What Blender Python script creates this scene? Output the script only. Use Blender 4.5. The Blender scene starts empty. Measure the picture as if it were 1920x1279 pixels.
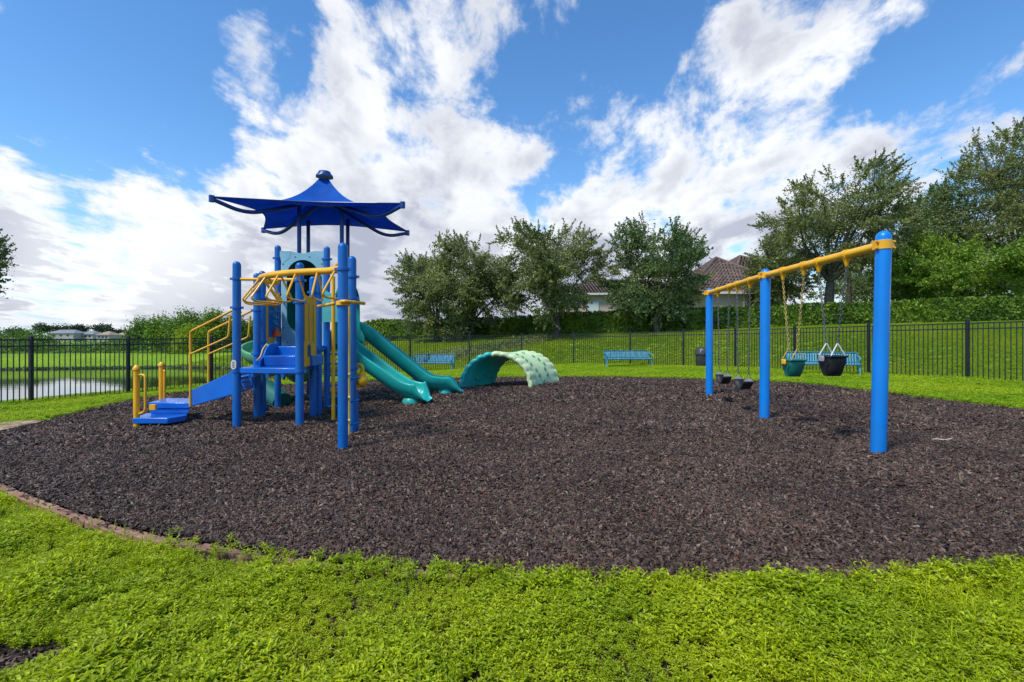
import bpy, math, random
import numpy as np
from mathutils import Vector, Matrix
R_ = math.radians
sc = bpy.context.scene
COL = sc.collection
F, HY, CAMZ = 907.0, 637.0, 1.35       # focal length in photo pixels, horizon row, camera height

# ------------------------------------------------------------------ camera
cd = bpy.data.cameras.new('camera'); cam = bpy.data.objects.new('camera', cd); COL.objects.link(cam)
cd.sensor_width = 36; cd.lens = F/1920*36
cd.shift_y = -2.5/1920
cd.clip_start = 0.05; cd.clip_end = 3000
cam.location = (0, 0, CAMZ); cam.rotation_euler = (R_(90), 0, 0)
sc.camera = cam

# ------------------------------------------------------------------ light
SUN_EL, SUN_AZ = R_(56), R_(-132)      # azimuth clockwise from +Y: behind the camera, to the left
SUN_STRENGTH, SUN_ANGLE, SKY_STRENGTH, EXPOSURE = 2.5, R_(12), 0.1, 0.70
ld = bpy.data.lights.new('sun', 'SUN'); ld.energy = SUN_STRENGTH; ld.angle = SUN_ANGLE; ld.color = (1, .955, .88)
sun = bpy.data.objects.new('sun', ld); COL.objects.link(sun)
sdir = Vector((math.sin(SUN_AZ)*math.cos(SUN_EL), math.cos(SUN_AZ)*math.cos(SUN_EL), math.sin(SUN_EL)))
sun.rotation_euler = sdir.to_track_quat('Z', 'Y').to_euler(); sun.location = (0, -20, 30)
sc.view_settings.view_transform = 'Standard'; sc.view_settings.look = 'None'
sc.view_settings.exposure = EXPOSURE; sc.view_settings.gamma = 1; sc.view_settings.use_curve_mapping = False

def sky_world():
    w = bpy.data.worlds.new('World'); sc.world = w; w.use_nodes = True
    nt = w.node_tree; N = nt.nodes; L = nt.links; N.clear()
    def n(t, **k):
        x = N.new(t)
        for a, b in k.items(): setattr(x, a, b)
        return x
    def setin(x, i, v):
        if hasattr(v, 'links') or hasattr(v, 'is_output'): L.new(v, x.inputs[i])
        else: x.inputs[i].default_value = v
    def m(op, a, b=None, c=None, clamp=False):
        x = n('ShaderNodeMath', operation=op, use_clamp=clamp); setin(x, 0, a)
        if b is not None: setin(x, 1, b)
        if c is not None: setin(x, 2, c)
        return x.outputs[0]
    def vm(op, a, b):
        x = n('ShaderNodeVectorMath', operation=op); setin(x, 0, a); setin(x, 1, b)
        return x
    def ss(v, lo, hi, a=0., b=1.):
        x = n('ShaderNodeMapRange', interpolation_type='SMOOTHSTEP'); setin(x, 0, v)
        x.inputs[1].default_value = lo; x.inputs[2].default_value = hi; x.inputs[3].default_value = a; x.inputs[4].default_value = b
        return x.outputs[0]
    def noise(vec, scale, detail=6, rough=.55, dist=0.):
        x = n('ShaderNodeTexNoise'); L.new(vec, x.inputs['Vector'])
        x.inputs['Scale'].default_value = scale; x.inputs['Detail'].default_value = detail
        x.inputs['Roughness'].default_value = rough; x.inputs['Distortion'].default_value = dist
        return x.outputs['Fac']
    sky = n('ShaderNodeTexSky', sky_type='NISHITA', sun_disc=False, sun_elevation=SUN_EL, sun_rotation=SUN_AZ)
    sky.air_density = 1.0; sky.dust_density = .1; sky.ozone_density = 3.0
    hs = n('ShaderNodeHueSaturation'); hs.inputs['Saturation'].default_value = 1.22; hs.inputs['Value'].default_value = 1.3
    L.new(sky.outputs[0], hs.inputs['Color'])
    tc = n('ShaderNodeTexCoord'); d0 = tc.outputs['Generated']
    sp = n('ShaderNodeSeparateXYZ'); L.new(d0, sp.inputs[0])
    zc = m('MAXIMUM', sp.outputs[2], 0.0)
    den = m('ADD', zc, .16)
    cx = m('DIVIDE', sp.outputs[0], den); cy = m('DIVIDE', sp.outputs[1], den)
    cb = n('ShaderNodeCombineXYZ'); L.new(cx, cb.inputs[0]); L.new(cy, cb.inputs[1])
    P = cb.outputs[0]
    st = n('ShaderNodeMapping'); L.new(P, st.inputs[0]); st.inputs['Scale'].default_value = (1.45, .80, 1); st.inputs['Rotation'].default_value = (0, 0, R_(-8))
    # gentle warp of the direction so that no cloud keeps a round outline
    wn = n('ShaderNodeTexNoise'); L.new(d0, wn.inputs['Vector']); wn.inputs['Scale'].default_value = 4.5; wn.inputs['Detail'].default_value = 5
    wv = vm('SUBTRACT', wn.outputs['Color'], (.5, .5, .5)).outputs[0]
    sw = n('ShaderNodeVectorMath', operation='SCALE'); L.new(wv, sw.inputs[0]); sw.inputs['Scale'].default_value = .17
    dw = n('ShaderNodeVectorMath', operation='NORMALIZE'); L.new(vm('ADD', d0, sw.outputs[0]).outputs[0], dw.inputs[0])
    D = dw.outputs[0]
    # cloud masses: direction (given as azimuth/elevation ratios), radius, weight
    blobs = [(400, 110, 60, .35), (540, 200, 90, .42), (700, 215, 100, .45), (850, 220, 90, .45), (960, 220, 60, .3), (400, 280, 90, .55),
             (540, 320, 110, .5), (730, 330, 110, .5), (920, 340, 90, .5), (60, 440, 110, .9), (200, 470, 120, .9), (350, 470, 110, .9), (500, 500, 120, .7), (250, 560, 160, .5), (620, 420, 110, .5), (900, 480, 130, .6), (1000, 400, 80, .35),
             (760, 450, 130, .6), (1130, 310, 100, .45), (1260, 360, 150, .65), (1420, 340, 110, .5), (1480, 270, 60, .3), (1150, 430, 150, .5),
             (1370, 130, 70, .45), (1390, 210, 60, .4), (1500, 145, 38, .75), (1340, 90, 40, .3), (1820, 190, 70, .32), (1660, 290, 70, .35), (1900, 150, 60, .3),
             (610, 40, 80, .5), (1010, 40, 110, .32), (870, 60, 60, .3), (1490, 60, 60, .22), (1690, 50, 70, .22), (1560, 480, 140, .25),
             (120, 230, 190, -.30), (330, 340, 35, -.3), (1060, 140, 80, -.4), (1250, 200, 90, -.45), (1690, 170, 80, -.25), (1590, 240, 70, -.25), (1050, 340, 40, -.45),
             (820, 125, 60, -.35), (560, 115, 45, -.35), (740, 130, 40, -.2), (760, 290, 45, -.22), (980, 150, 60, -.3), (260, 200, 90, -.3), (1180, 80, 80, -.25), (60, 350, 60, -.3), (1830, 80, 70, -.3), (50, 590, 80, -.8), (1390, 480, 50, -.35), (800, 265, 40, -.25)]
    tot = None; neg = None
    for px, y, r, wgt in blobs:
        c = Vector(((px-960)/F, 1, (HY-y)/F)); ln = c.length; c.normalize()
        ra = r/F/ln
        k = 1/(ra*ra)
        dt = n('ShaderNodeVectorMath', operation='DOT_PRODUCT'); L.new(D, dt.inputs[0]); dt.inputs[1].default_value = c
        e = m('POWER', math.e, m('MULTIPLY_ADD', dt.outputs['Value'], k, -k))
        if wgt > 0: tot = m('MULTIPLY', e, wgt) if tot is None else m('MULTIPLY_ADD', e, wgt, tot)
        else: neg = m('MULTIPLY', e, wgt) if neg is None else m('MULTIPLY_ADD', e, wgt, neg)
    n1 = noise(st.outputs[0], 1.9, 9, .60, .5)
    n2 = noise(d0, 6.0, 12, .62, .25)
    n3 = noise(st.outputs[0], 6.0, 7, .66, .4)
    base = m('ADD', m('MULTIPLY', n1, .6), m('ADD', m('MULTIPLY', n2, .7), m('MULTIPLY', n3, .25)))   # about .78
    tot = m('ADD', m('MINIMUM', tot, .80), neg)
    dens = m('ADD', m('MULTIPLY_ADD', base, 3.3, -3.3*.775-.40), tot)
    # the layer thickens toward the horizon all the way round
    hz = ss(sp.outputs[2], .36, .10, 0., .36)
    dens = m('ADD', dens, hz)
    alpha = ss(dens, -.16, .36)
    thick = ss(dens, .10, .70)
    # cloud tone: bright rims, lavender grey cores
    n4 = noise(D, 5.5, 6, .52, .3)
    n5 = noise(st.outputs[0], 3.0, 6, .52, .3)
    tone = m('ADD', m('MULTIPLY', n4, .6), m('MULTIPLY', n5, .5))
    shade = m('MULTIPLY', ss(tone, .44, .64), m('MULTIPLY_ADD', thick, .55, .35), clamp=True)
    lowgrey = m('MULTIPLY', ss(sp.outputs[2], .34, .08), thick)
    shade = m('ADD', m('MULTIPLY', shade, .85), m('MULTIPLY', lowgrey, .62), clamp=True)
    glow = None
    for px, y, r, wgt in [(190, 460, 130, .75), (330, 420, 90, .4), (1500, 140, 40, .5), (1260, 370, 110, .25)]:
        c = Vector(((px-960)/F, 1, (HY-y)/F)); ln = c.length; c.normalize(); k = 1/((r/F/ln)**2)
        dt = n('ShaderNodeVectorMath', operation='DOT_PRODUCT'); L.new(D, dt.inputs[0]); dt.inputs[1].default_value = c
        e = m('MULTIPLY', m('POWER', math.e, m('MULTIPLY_ADD', dt.outputs['Value'], k, -k)), wgt)
        glow = e if glow is None else m('ADD', glow, e)
    shade = m('SUBTRACT', shade, glow, clamp=True)
    cm = n('ShaderNodeMix', data_type='RGBA'); L.new(shade, cm.inputs[0])
    cm.inputs[6].default_value = (6.3, 6.4, 6.6, 1); cm.inputs[7].default_value = (2.9, 3.1, 3.8, 1)
    fm = n('ShaderNodeMix', data_type='RGBA'); L.new(m('MULTIPLY', alpha, .97), fm.inputs[0])
    hm = n('ShaderNodeMix', data_type='RGBA'); L.new(ss(sp.outputs[2], .16, .0, 0., .8), hm.inputs[0]); L.new(hs.outputs[0], hm.inputs[6]); hm.inputs[7].default_value = (2.9, 3.9, 5.5, 1)
    L.new(hm.outputs[2], fm.inputs[6]); L.new(cm.outputs[2], fm.inputs[7])
    bg = n('ShaderNodeBackground'); L.new(fm.outputs[2], bg.inputs[0]); bg.inputs[1].default_value = SKY_STRENGTH
    out = n('ShaderNodeOutputWorld'); L.new(bg.outputs[0], out.inputs[0])
    w.cycles.sampling_method = 'MANUAL'; w.cycles.sample_map_resolution = 512
sky_world()

# ------------------------------------------------------------------ materials
MATS = {}
def mat(name, col, rough=.5, spec=.5, noise=None, bump=None, trans=0, rnd=0., island=0., coat=0., col2=None, hue=.5, dirt=0., metal=0.):
    """procedural principled material. noise=(scale, amount[, colour2]); bump=(scale, strength, distance)"""
    if name in MATS: return MATS[name]
    m = bpy.data.materials.new(name); m.use_nodes = True; nt = m.node_tree; N = nt.nodes; L = nt.links
    b = N['Principled BSDF']; out = N['Material Output']
    b.inputs['Roughness'].default_value = rough; b.inputs['Specular IOR Level'].default_value = spec; b.inputs['Metallic'].default_value = metal
    if coat: b.inputs['Coat Weight'].default_value = coat; b.inputs['Coat Roughness'].default_value = .15
    rgb = N.new('ShaderNodeRGB'); rgb.outputs[0].default_value = (*col, 1); c = rgb.outputs[0]
    tc = N.new('ShaderNodeTexCoord'); geo = N.new('ShaderNodeNewGeometry')
    def tex(scale, detail=6, vec=None):
        t = N.new('ShaderNodeTexNoise'); L.new(vec or geo.outputs['Position'], t.inputs['Vector'])
        t.inputs['Scale'].default_value = scale; t.inputs['Detail'].default_value = detail; return t.outputs['Fac']
    def mixc(fac, c1, c2):
        x = N.new('ShaderNodeMix'); x.data_type = 'RGBA'
        if hasattr(fac, 'is_output'): L.new(fac, x.inputs[0])
        else: x.inputs[0].default_value = fac
        L.new(c1, x.inputs[6])
        if hasattr(c2, 'is_output'): L.new(c2, x.inputs[7])
        else: x.inputs[7].default_value = (*c2, 1)
        return x.outputs[2]
    def rng(v, lo, hi, a, bb):
        x = N.new('ShaderNodeMapRange'); L.new(v, x.inputs[0])
        for i, q in enumerate((lo, hi, a, bb)): x.inputs[i+1].default_value = q
        return x.outputs[0]
    if noise:
        sc_, amt = noise[0], noise[1]
        c2 = noise[2] if len(noise) > 2 else tuple(min(1, v*(1-amt)) for v in col)
        c = mixc(rng(tex(sc_), .38, .62, 0, 1), c, c2)
    if rnd or island:
        src = None
        if rnd:
            oi = N.new('ShaderNodeObjectInfo'); src = oi.outputs['Random']; amt = rnd
        else:
            src = geo.outputs['Random Per Island']; amt = island
        if col2: c = mixc(rng(src, 0, 1, 0, 1), c, col2)
        h = N.new('ShaderNodeHueSaturation'); L.new(c, h.inputs['Color'])
        v = N.new('ShaderNodeMath'); v.operation = 'FRACT'
        v2 = N.new('ShaderNodeMath'); v2.operation = 'MULTIPLY'; L.new(src, v2.inputs[0]); v2.inputs[1].default_value = 7.31; L.new(v2.outputs[0], v.inputs[0])
        L.new(rng(v.outputs[0], 0, 1, 1-amt, 1+amt), h.inputs['Value']); c = h.outputs[0]
    if dirt:
        c = mixc(rng(tex(1.7, 8), .5, .8, 0, dirt), c, (.12, .09, .06))
        L.new(rng(tex(6, 6), .3, .7, rough*.75, min(1, rough*1.5)), b.inputs['Roughness'])
    L.new(c, b.inputs['Base Color'])
    if bump:
        bp = N.new('ShaderNodeBump'); L.new(tex(bump[0], 8), bp.inputs['Height']); bp.inputs['Strength'].default_value = bump[1]; bp.inputs['Distance'].default_value = bump[2]
        L.new(bp.outputs[0], b.inputs['Normal'])
    if trans:
        t = N.new('ShaderNodeBsdfTranslucent'); L.new(c, t.inputs[0])
        mx = N.new('ShaderNodeMixShader'); mx.inputs[0].default_value = trans
        L.new(b.outputs[0], mx.inputs[1]); L.new(t.outputs[0], mx.inputs[2]); L.new(mx.outputs[0], out.inputs[0])
    MATS[name] = m; return m

BLUE = mat('blue_powder_coat', (.0008, .125, .43), .32, .4, noise=(1.3, .16), dirt=.16)
SWBLUE = mat('bright_blue_powder_coat', (.0005, .21, .66), .3, .4, noise=(1.1, .12), dirt=.10)
PLBLUE = mat('blue_plastisol', (.0003, .14, .60), .3, .35, noise=(3, .15), dirt=.12, coat=.35)
NAVY = mat('navy_powder_coat', (.006, .05, .22), .35, .5, noise=(3, .2))
YEL = mat('yellow_powder_coat', (.95, .465, .010), .35, .5, noise=(3, .16), dirt=.14)
YELPL = mat('yellow_polyethylene', (.95, .48, .014), .45, .4, noise=(4, .12), dirt=.12)
PALEYEL = mat('faded_yellow_coat', (.82, .58, .12), .4, .4, noise=(6, .15), dirt=.12)
TEAL = mat('teal_rotomould', (.014, .42, .365), .34, .5, noise=(2.2, .18), dirt=.14, bump=(60, .08, .004))
TEALD = mat('deep_green_rotomould', (.006, .13, .11), .35, .5, noise=(3, .2), dirt=.12)
LGREEN = mat('faded_green_rotomould', (.13, .40, .19), .45, .4, noise=(3, .2), dirt=.15)
PALEG = mat('pale_green_rotomould', (.66, .78, .42), .5, .4, noise=(3, .16, (.54, .69, .36)), bump=(40, .15, .006), dirt=.12)
PANELB = mat('light_blue_polyethylene', (.26, .52, .58), .42, .4, noise=(3, .12), dirt=.12)
DKGRN = mat('dark_green_plastic', (.004, .07, .06), .35, .5)
ORANGE = mat('orange_plastic', (.80, .10, .015), .4, .5)
WHITEP = mat('white_plastic', (.72, .72, .68), .45, .4, noise=(9, .1))
FABRIC = mat('blue_shade_cloth', (.004, .15, .66), .75, .25, noise=(2, .2), bump=(220, .15, .002), trans=.42)
BLACKM = mat('black_fence_enamel', (.018, .020, .024), .42, .5, noise=(2, .3))
RUBBER = mat('black_rubber', (.018, .018, .02), .55, .4, noise=(12, .3))
GREYP = mat('grey_moulded_plastic', (.35, .36, .38), .45, .4, noise=(9, .15))
CHAIN = mat('galvanised_chain', (.16, .16, .155), .5, .4, metal=.5, noise=(40, .3))
CHAINY = mat('yellow_coated_chain', (.50, .38, .06), .5, .4, noise=(12, .35, (.35, .25, .12)))
BUCKG = mat('green_bucket_plastic', (.008, .16, .12), .38, .5, noise=(7, .15))
BENCHB = mat('blue_bench_coating', (.07, .32, .52), .38, .5, noise=(6, .2))
BENCHF = mat('teal_bench_frame', (.02, .20, .26), .4, .5, noise=(6, .2))
BIN = mat('brown_grey_bin_plastic', (.055, .055, .06), .45, .4, noise=(6, .3), bump=(30, .3, .01))
BRICK = mat('weathered_clay_paver', (.33, .195, .115), .9, .2, rnd=.25, noise=(14, .35, (.22, .12, .09)), bump=(90, .5, .004))
MULCHB = mat('rubber_mulch_bed', (.036, .022, .015), .8, .2, noise=(45, .5), bump=(70, 1.0, .03))
BARK = mat('oak_bark', (.11, .095, .08), .95, .2, noise=(6, .5), bump=(14, .8, .05))
PALMB = mat('palm_bark', (.16, .13, .10), .95, .2, noise=(8, .5), bump=(20, .8, .03))
SANDY = mat('bare_sandy_soil', (.46, .33, .23), .95, .1, noise=(7, .45, (.15, .09, .06)), bump=(40, .6, .02))
STUCCO = mat('tan_stucco', (.52, .41, .32), .9, .2, noise=(1.2, .1), bump=(25, .4, .02))
STUCCOW = mat('white_stucco_trim', (.68, .66, .62), .85, .2, noise=(2, .1))
GLASS = mat('dark_window_glass', (.03, .04, .05), .08, .6)
BLIND = mat('white_window_blind', (.55, .60, .58), .6, .3)
GREYROOF = mat('grey_far_roof', (.25, .26, .28), .9, .2, noise=(.5, .2))
TANROOF = mat('tan_far_roof', (.36, .28, .22), .9, .2, noise=(.5, .2))
FARWALL = mat('pale_far_wall', (.38, .35, .32), .9, .2)

def chip_mat():
    m = bpy.data.materials.new('rubber_mulch_chip'); m.use_nodes = True; N = m.node_tree.nodes; L = m.node_tree.links; b = N['Principled BSDF']
    oi = N.new('ShaderNodeObjectInfo'); cr = N.new('ShaderNodeValToRGB'); L.new(oi.outputs['Random'], cr.inputs[0]); cr.color_ramp.interpolation = 'CONSTANT'
    e = cr.color_ramp.elements; e[0].position = 0; e[0].color = (.040, .024, .016, 1); e[1].position = .22; e[1].color = (.070, .041, .027, 1)
    for p, c in [(.45, (.022, .014, .010)), (.6, (.10, .061, .040)), (.76, (.050, .031, .022)), (.88, (.135, .088, .060)), (.955, (.12, .038, .018)), (.975, (.20, .15, .10)), (.998, (.36, .31, .25))]:
        x = e.new(p); x.color = (*c, 1)
    geo = N.new('ShaderNodeNewGeometry'); t = N.new('ShaderNodeTexNoise'); L.new(geo.outputs['Position'], t.inputs['Vector']); t.inputs['Scale'].default_value = .9; t.inputs['Detail'].default_value = 5
    mr = N.new('ShaderNodeMapRange'); L.new(t.outputs['Fac'], mr.inputs[0]); mr.inputs[1].default_value = .35; mr.inputs[2].default_value = .65; mr.inputs[3].default_value = .95; mr.inputs[4].default_value = 1.45
    h = N.new('ShaderNodeHueSaturation'); L.new(cr.outputs[0], h.inputs['Color']); L.new(mr.outputs[0], h.inputs['Value'])
    L.new(h.outputs[0], b.inputs['Base Color']); b.inputs['Roughness'].default_value = .55; b.inputs['Specular IOR Level'].default_value = .35
    return m
CHIP = chip_mat()

def leaf_mat(name, c1, c2, trans=.35, amt=.3, nscale=.6, rough=.5, use_rnd=False, dry=None):
    m = bpy.data.materials.new(name); m.use_nodes = True; N = m.node_tree.nodes; L = m.node_tree.links; b = N['Principled BSDF']; out = N['Material Output']
    geo = N.new('ShaderNodeNewGeometry'); t = N.new('ShaderNodeTexNoise'); L.new(geo.outputs['Position'], t.inputs['Vector']); t.inputs['Scale'].default_value = nscale; t.inputs['Detail'].default_value = 4
    oi = N.new('ShaderNodeObjectInfo'); src = oi.outputs['Random'] if use_rnd else geo.outputs['Random Per Island']
    ad = N.new('ShaderNodeMath'); ad.operation = 'MULTIPLY_ADD'; L.new(t.outputs['Fac'], ad.inputs[0]); ad.inputs[1].default_value = 2.6; ad.inputs[2].default_value = -1.1
    a2 = N.new('ShaderNodeMath'); a2.operation = 'MULTIPLY_ADD'; L.new(src, a2.inputs[0]); a2.inputs[1].default_value = .6; L.new(ad.outputs[0], a2.inputs[2]); a2.use_clamp = True
    mx = N.new('ShaderNodeMix'); mx.data_type = 'RGBA'; L.new(a2.outputs[0], mx.inputs[0]); mx.inputs[6].default_value = (*c1, 1); mx.inputs[7].default_value = (*c2, 1)
    c = mx.outputs[2]
    if dry:
        isl = geo.outputs['Random Per Island']; gt = N.new('ShaderNodeMath'); gt.operation = 'GREATER_THAN'; L.new(isl, gt.inputs[0]); gt.inputs[1].default_value = .965
        m3 = N.new('ShaderNodeMix'); m3.data_type = 'RGBA'; L.new(gt.outputs[0], m3.inputs[0]); L.new(c, m3.inputs[6]); m3.inputs[7].default_value = (*dry, 1); c = m3.outputs[2]
    fr = N.new('ShaderNodeMath'); fr.operation = 'MULTIPLY'; L.new(src, fr.inputs[0]); fr.inputs[1].default_value = 9.7
    f2 = N.new('ShaderNodeMath'); f2.operation = 'FRACT'; L.new(fr.outputs[0], f2.inputs[0])
    mr = N.new('ShaderNodeMapRange'); L.new(f2.outputs[0], mr.inputs[0]); mr.inputs[3].default_value = 1-amt; mr.inputs[4].default_value = 1+amt
    h = N.new('ShaderNodeHueSaturation'); L.new(c, h.inputs['Color']); L.new(mr.outputs[0], h.inputs['Value'])
    L.new(h.outputs[0], b.inputs['Base Color']); b.inputs['Roughness'].default_value = rough; b.inputs['Specular IOR Level'].default_value = .35
    tr = N.new('ShaderNodeBsdfTranslucent'); L.new(h.outputs[0], tr.inputs[0]); ms = N.new('ShaderNodeMixShader'); ms.inputs[0].default_value = trans
    L.new(b.outputs[0], ms.inputs[1]); L.new(tr.outputs[0], ms.inputs[2]); L.new(ms.outputs[0], out.inputs[0])
    return m
GROUNDLEAF = leaf_mat('ground_cover_leaf', (.30, .42, .005), (.50, .57, .007), .45, .30, 1.6, .5, dry=(.42, .40, .06))
TURF = leaf_mat('turf_leaf', (.25, .42, .010), (.43, .54, .016), .4, .15, .5, .55)
TURFFAR = leaf_mat('slope_turf_leaf', (.22, .35, .012), (.40, .48, .022), .35, .10, .16, .6)
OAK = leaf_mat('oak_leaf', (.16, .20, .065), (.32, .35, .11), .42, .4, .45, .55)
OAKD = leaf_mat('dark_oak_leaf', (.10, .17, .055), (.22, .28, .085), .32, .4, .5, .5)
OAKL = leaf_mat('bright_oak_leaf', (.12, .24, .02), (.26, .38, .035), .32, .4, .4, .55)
HEDGEL = leaf_mat('hedge_leaf', (.035, .09, .006), (.16, .25, .014), .25, .45, .5, .6)
SCRUB = leaf_mat('scrub_leaf', (.08, .17, .02), (.19, .30, .035), .3, .4, .25, .6)
FARLEAF = leaf_mat('far_tree_leaf', (.03, .06, .03), (.06, .09, .04), .1, .3, .1, .7)
PALML = leaf_mat('palm_frond_leaf', (.08, .15, .03), (.16, .24, .05), .3, .3, .6, .5)

def lawn_mat():
    m = bpy.data.materials.new('lawn'); m.use_nodes = True; N = m.node_tree.nodes; L = m.node_tree.links; b = N['Principled BSDF']
    geo = N.new('ShaderNodeNewGeometry')
    def tx(s, d=6):
        t = N.new('ShaderNodeTexNoise'); L.new(geo.outputs['Position'], t.inputs['Vector']); t.inputs['Scale'].default_value = s; t.inputs['Detail'].default_value = d; return t.outputs['Fac']
    def mr(v, a, b_, c=0, d=1):
        x = N.new('ShaderNodeMapRange'); L.new(v, x.inputs[0]); x.inputs[1].default_value = a; x.inputs[2].default_value = b_; x.inputs[3].default_value = c; x.inputs[4].default_value = d; return x.outputs[0]
    def mix(f, a, c):
        x = N.new('ShaderNodeMix'); x.data_type = 'RGBA'; L.new(f, x.inputs[0])
        for i, q in ((6, a), (7, c)):
            if hasattr(q, 'is_output'): L.new(q, x.inputs[i])
            else: x.inputs[i].default_value = (*q, 1)
        return x.outputs[2]
    c = mix(mr(tx(.35), .4, .62), (.17, .30, .012), (.28, .40, .016))
    c = mix(mr(tx(9, 8), .42, .62), c, (.12, .23, .012))
    c = mix(mr(tx(.11, 7), .60, .72), c, (.24, .25, .06))
    # foreground: the soil and thatch under the ground cover plants
    sp = N.new('ShaderNodeSeparateXYZ'); L.new(geo.outputs['Position'], sp.inputs[0])
    c = mix(mr(sp.outputs[1], 5.0, 6.0, 1, 0), c, (.045, .034, .018))
    L.new(c, b.inputs['Base Color']); b.inputs['Roughness'].default_value = .9; b.inputs['Specular IOR Level'].default_value = .15
    bp = N.new('ShaderNodeBump'); L.new(tx(22, 8), bp.inputs['Height']); bp.inputs['Strength'].default_value = .8; bp.inputs['Distance'].default_value = .05; L.new(bp.outputs[0], b.inputs['Normal'])
    return m
LAWN = lawn_mat()

def water_mat():
    m = bpy.data.materials.new('pond_water'); m.use_nodes = True; N = m.node_tree.nodes; L = m.node_tree.links; b = N['Principled BSDF']
    b.inputs['Base Color'].default_value = (.018, .020, .010, 1); b.inputs['Roughness'].default_value = .04; b.inputs['Specular IOR Level'].default_value = .5; b.inputs['IOR'].default_value = 1.33
    geo = N.new('ShaderNodeNewGeometry'); mp = N.new('ShaderNodeMapping'); L.new(geo.outputs['Position'], mp.inputs[0]); mp.inputs['Scale'].default_value = (.35, 1.4, 1)
    t = N.new('ShaderNodeTexNoise'); L.new(mp.outputs[0], t.inputs['Vector']); t.inputs['Scale'].default_value = 1.6; t.inputs['Detail'].default_value = 4
    bp = N.new('ShaderNodeBump'); L.new(t.outputs['Fac'], bp.inputs['Height']); bp.inputs['Strength'].default_value = .10; bp.inputs['Distance'].default_value = .03; L.new(bp.outputs[0], b.inputs['Normal'])
    return m
WATER = water_mat()

def tile_mat():
    m = bpy.data.materials.new('clay_roof_tile'); m.use_nodes = True; N = m.node_tree.nodes; L = m.node_tree.links; b = N['Principled BSDF']
    geo = N.new('ShaderNodeNewGeometry')
    t = N.new('ShaderNodeTexNoise'); L.new(geo.outputs['Position'], t.inputs['Vector']); t.inputs['Scale'].default_value = .5; t.inputs['Detail'].default_value = 8
    cr = N.new('ShaderNodeValToRGB'); L.new(t.outputs['Fac'], cr.inputs[0]); e = cr.color_ramp.elements
    e[0].position = .35; e[0].color = (.10, .072, .058, 1); e[1].position = .76; e[1].color = (.20, .125, .09, 1)
    h = N.new('ShaderNodeHueSaturation'); L.new(cr.outputs[0], h.inputs['Color'])
    mr = N.new('ShaderNodeMapRange'); L.new(geo.outputs['Random Per Island'], mr.inputs[0]); mr.inputs[3].default_value = .65; mr.inputs[4].default_value = 1.4; L.new(mr.outputs[0], h.inputs['Value'])
    L.new(h.outputs[0], b.inputs['Base Color']); b.inputs['Roughness'].default_value = .85
    return m
TILE = tile_mat()

# ------------------------------------------------------------------ helpers
def W(px, y, Z):                       # photo pixel + distance -> world point
    return Vector(((px-960)/F*Z, Z, CAMZ+(HY-y)/F*Z))
def tilt(X): return .0185*max(-14, min(14, X))
def PG(px, y):                         # pixel on the play-area ground -> point
    t = (px-960)/F; v = (HY-y)/F       # CAMZ+v*Z = .0185*t*Z
    Z = CAMZ/(.0185*t-v)
    return Vector((t*Z, Z, .0185*t*Z))

def finish(o, label=None, cat=None, group=None, kind=None):
    if label: o['label'] = label
    if cat: o['category'] = cat
    if group: o['group'] = group
    if kind: o['kind'] = kind
    return o
def link(name, me, parent=None, M=None):
    o = bpy.data.objects.new(name, me); COL.objects.link(o)
    if parent is not None:
        o.parent = parent              # parts are modelled in world space: undo the place of their thing
        if parent.parent is None: o.matrix_parent_inverse = Matrix.Translation(parent.location).inverted()
    return o
def empty(name, loc=(0, 0, 0)):
    o = bpy.data.objects.new(name, None); o.location = loc; o.empty_display_size = .1; COL.objects.link(o); return o

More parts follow.
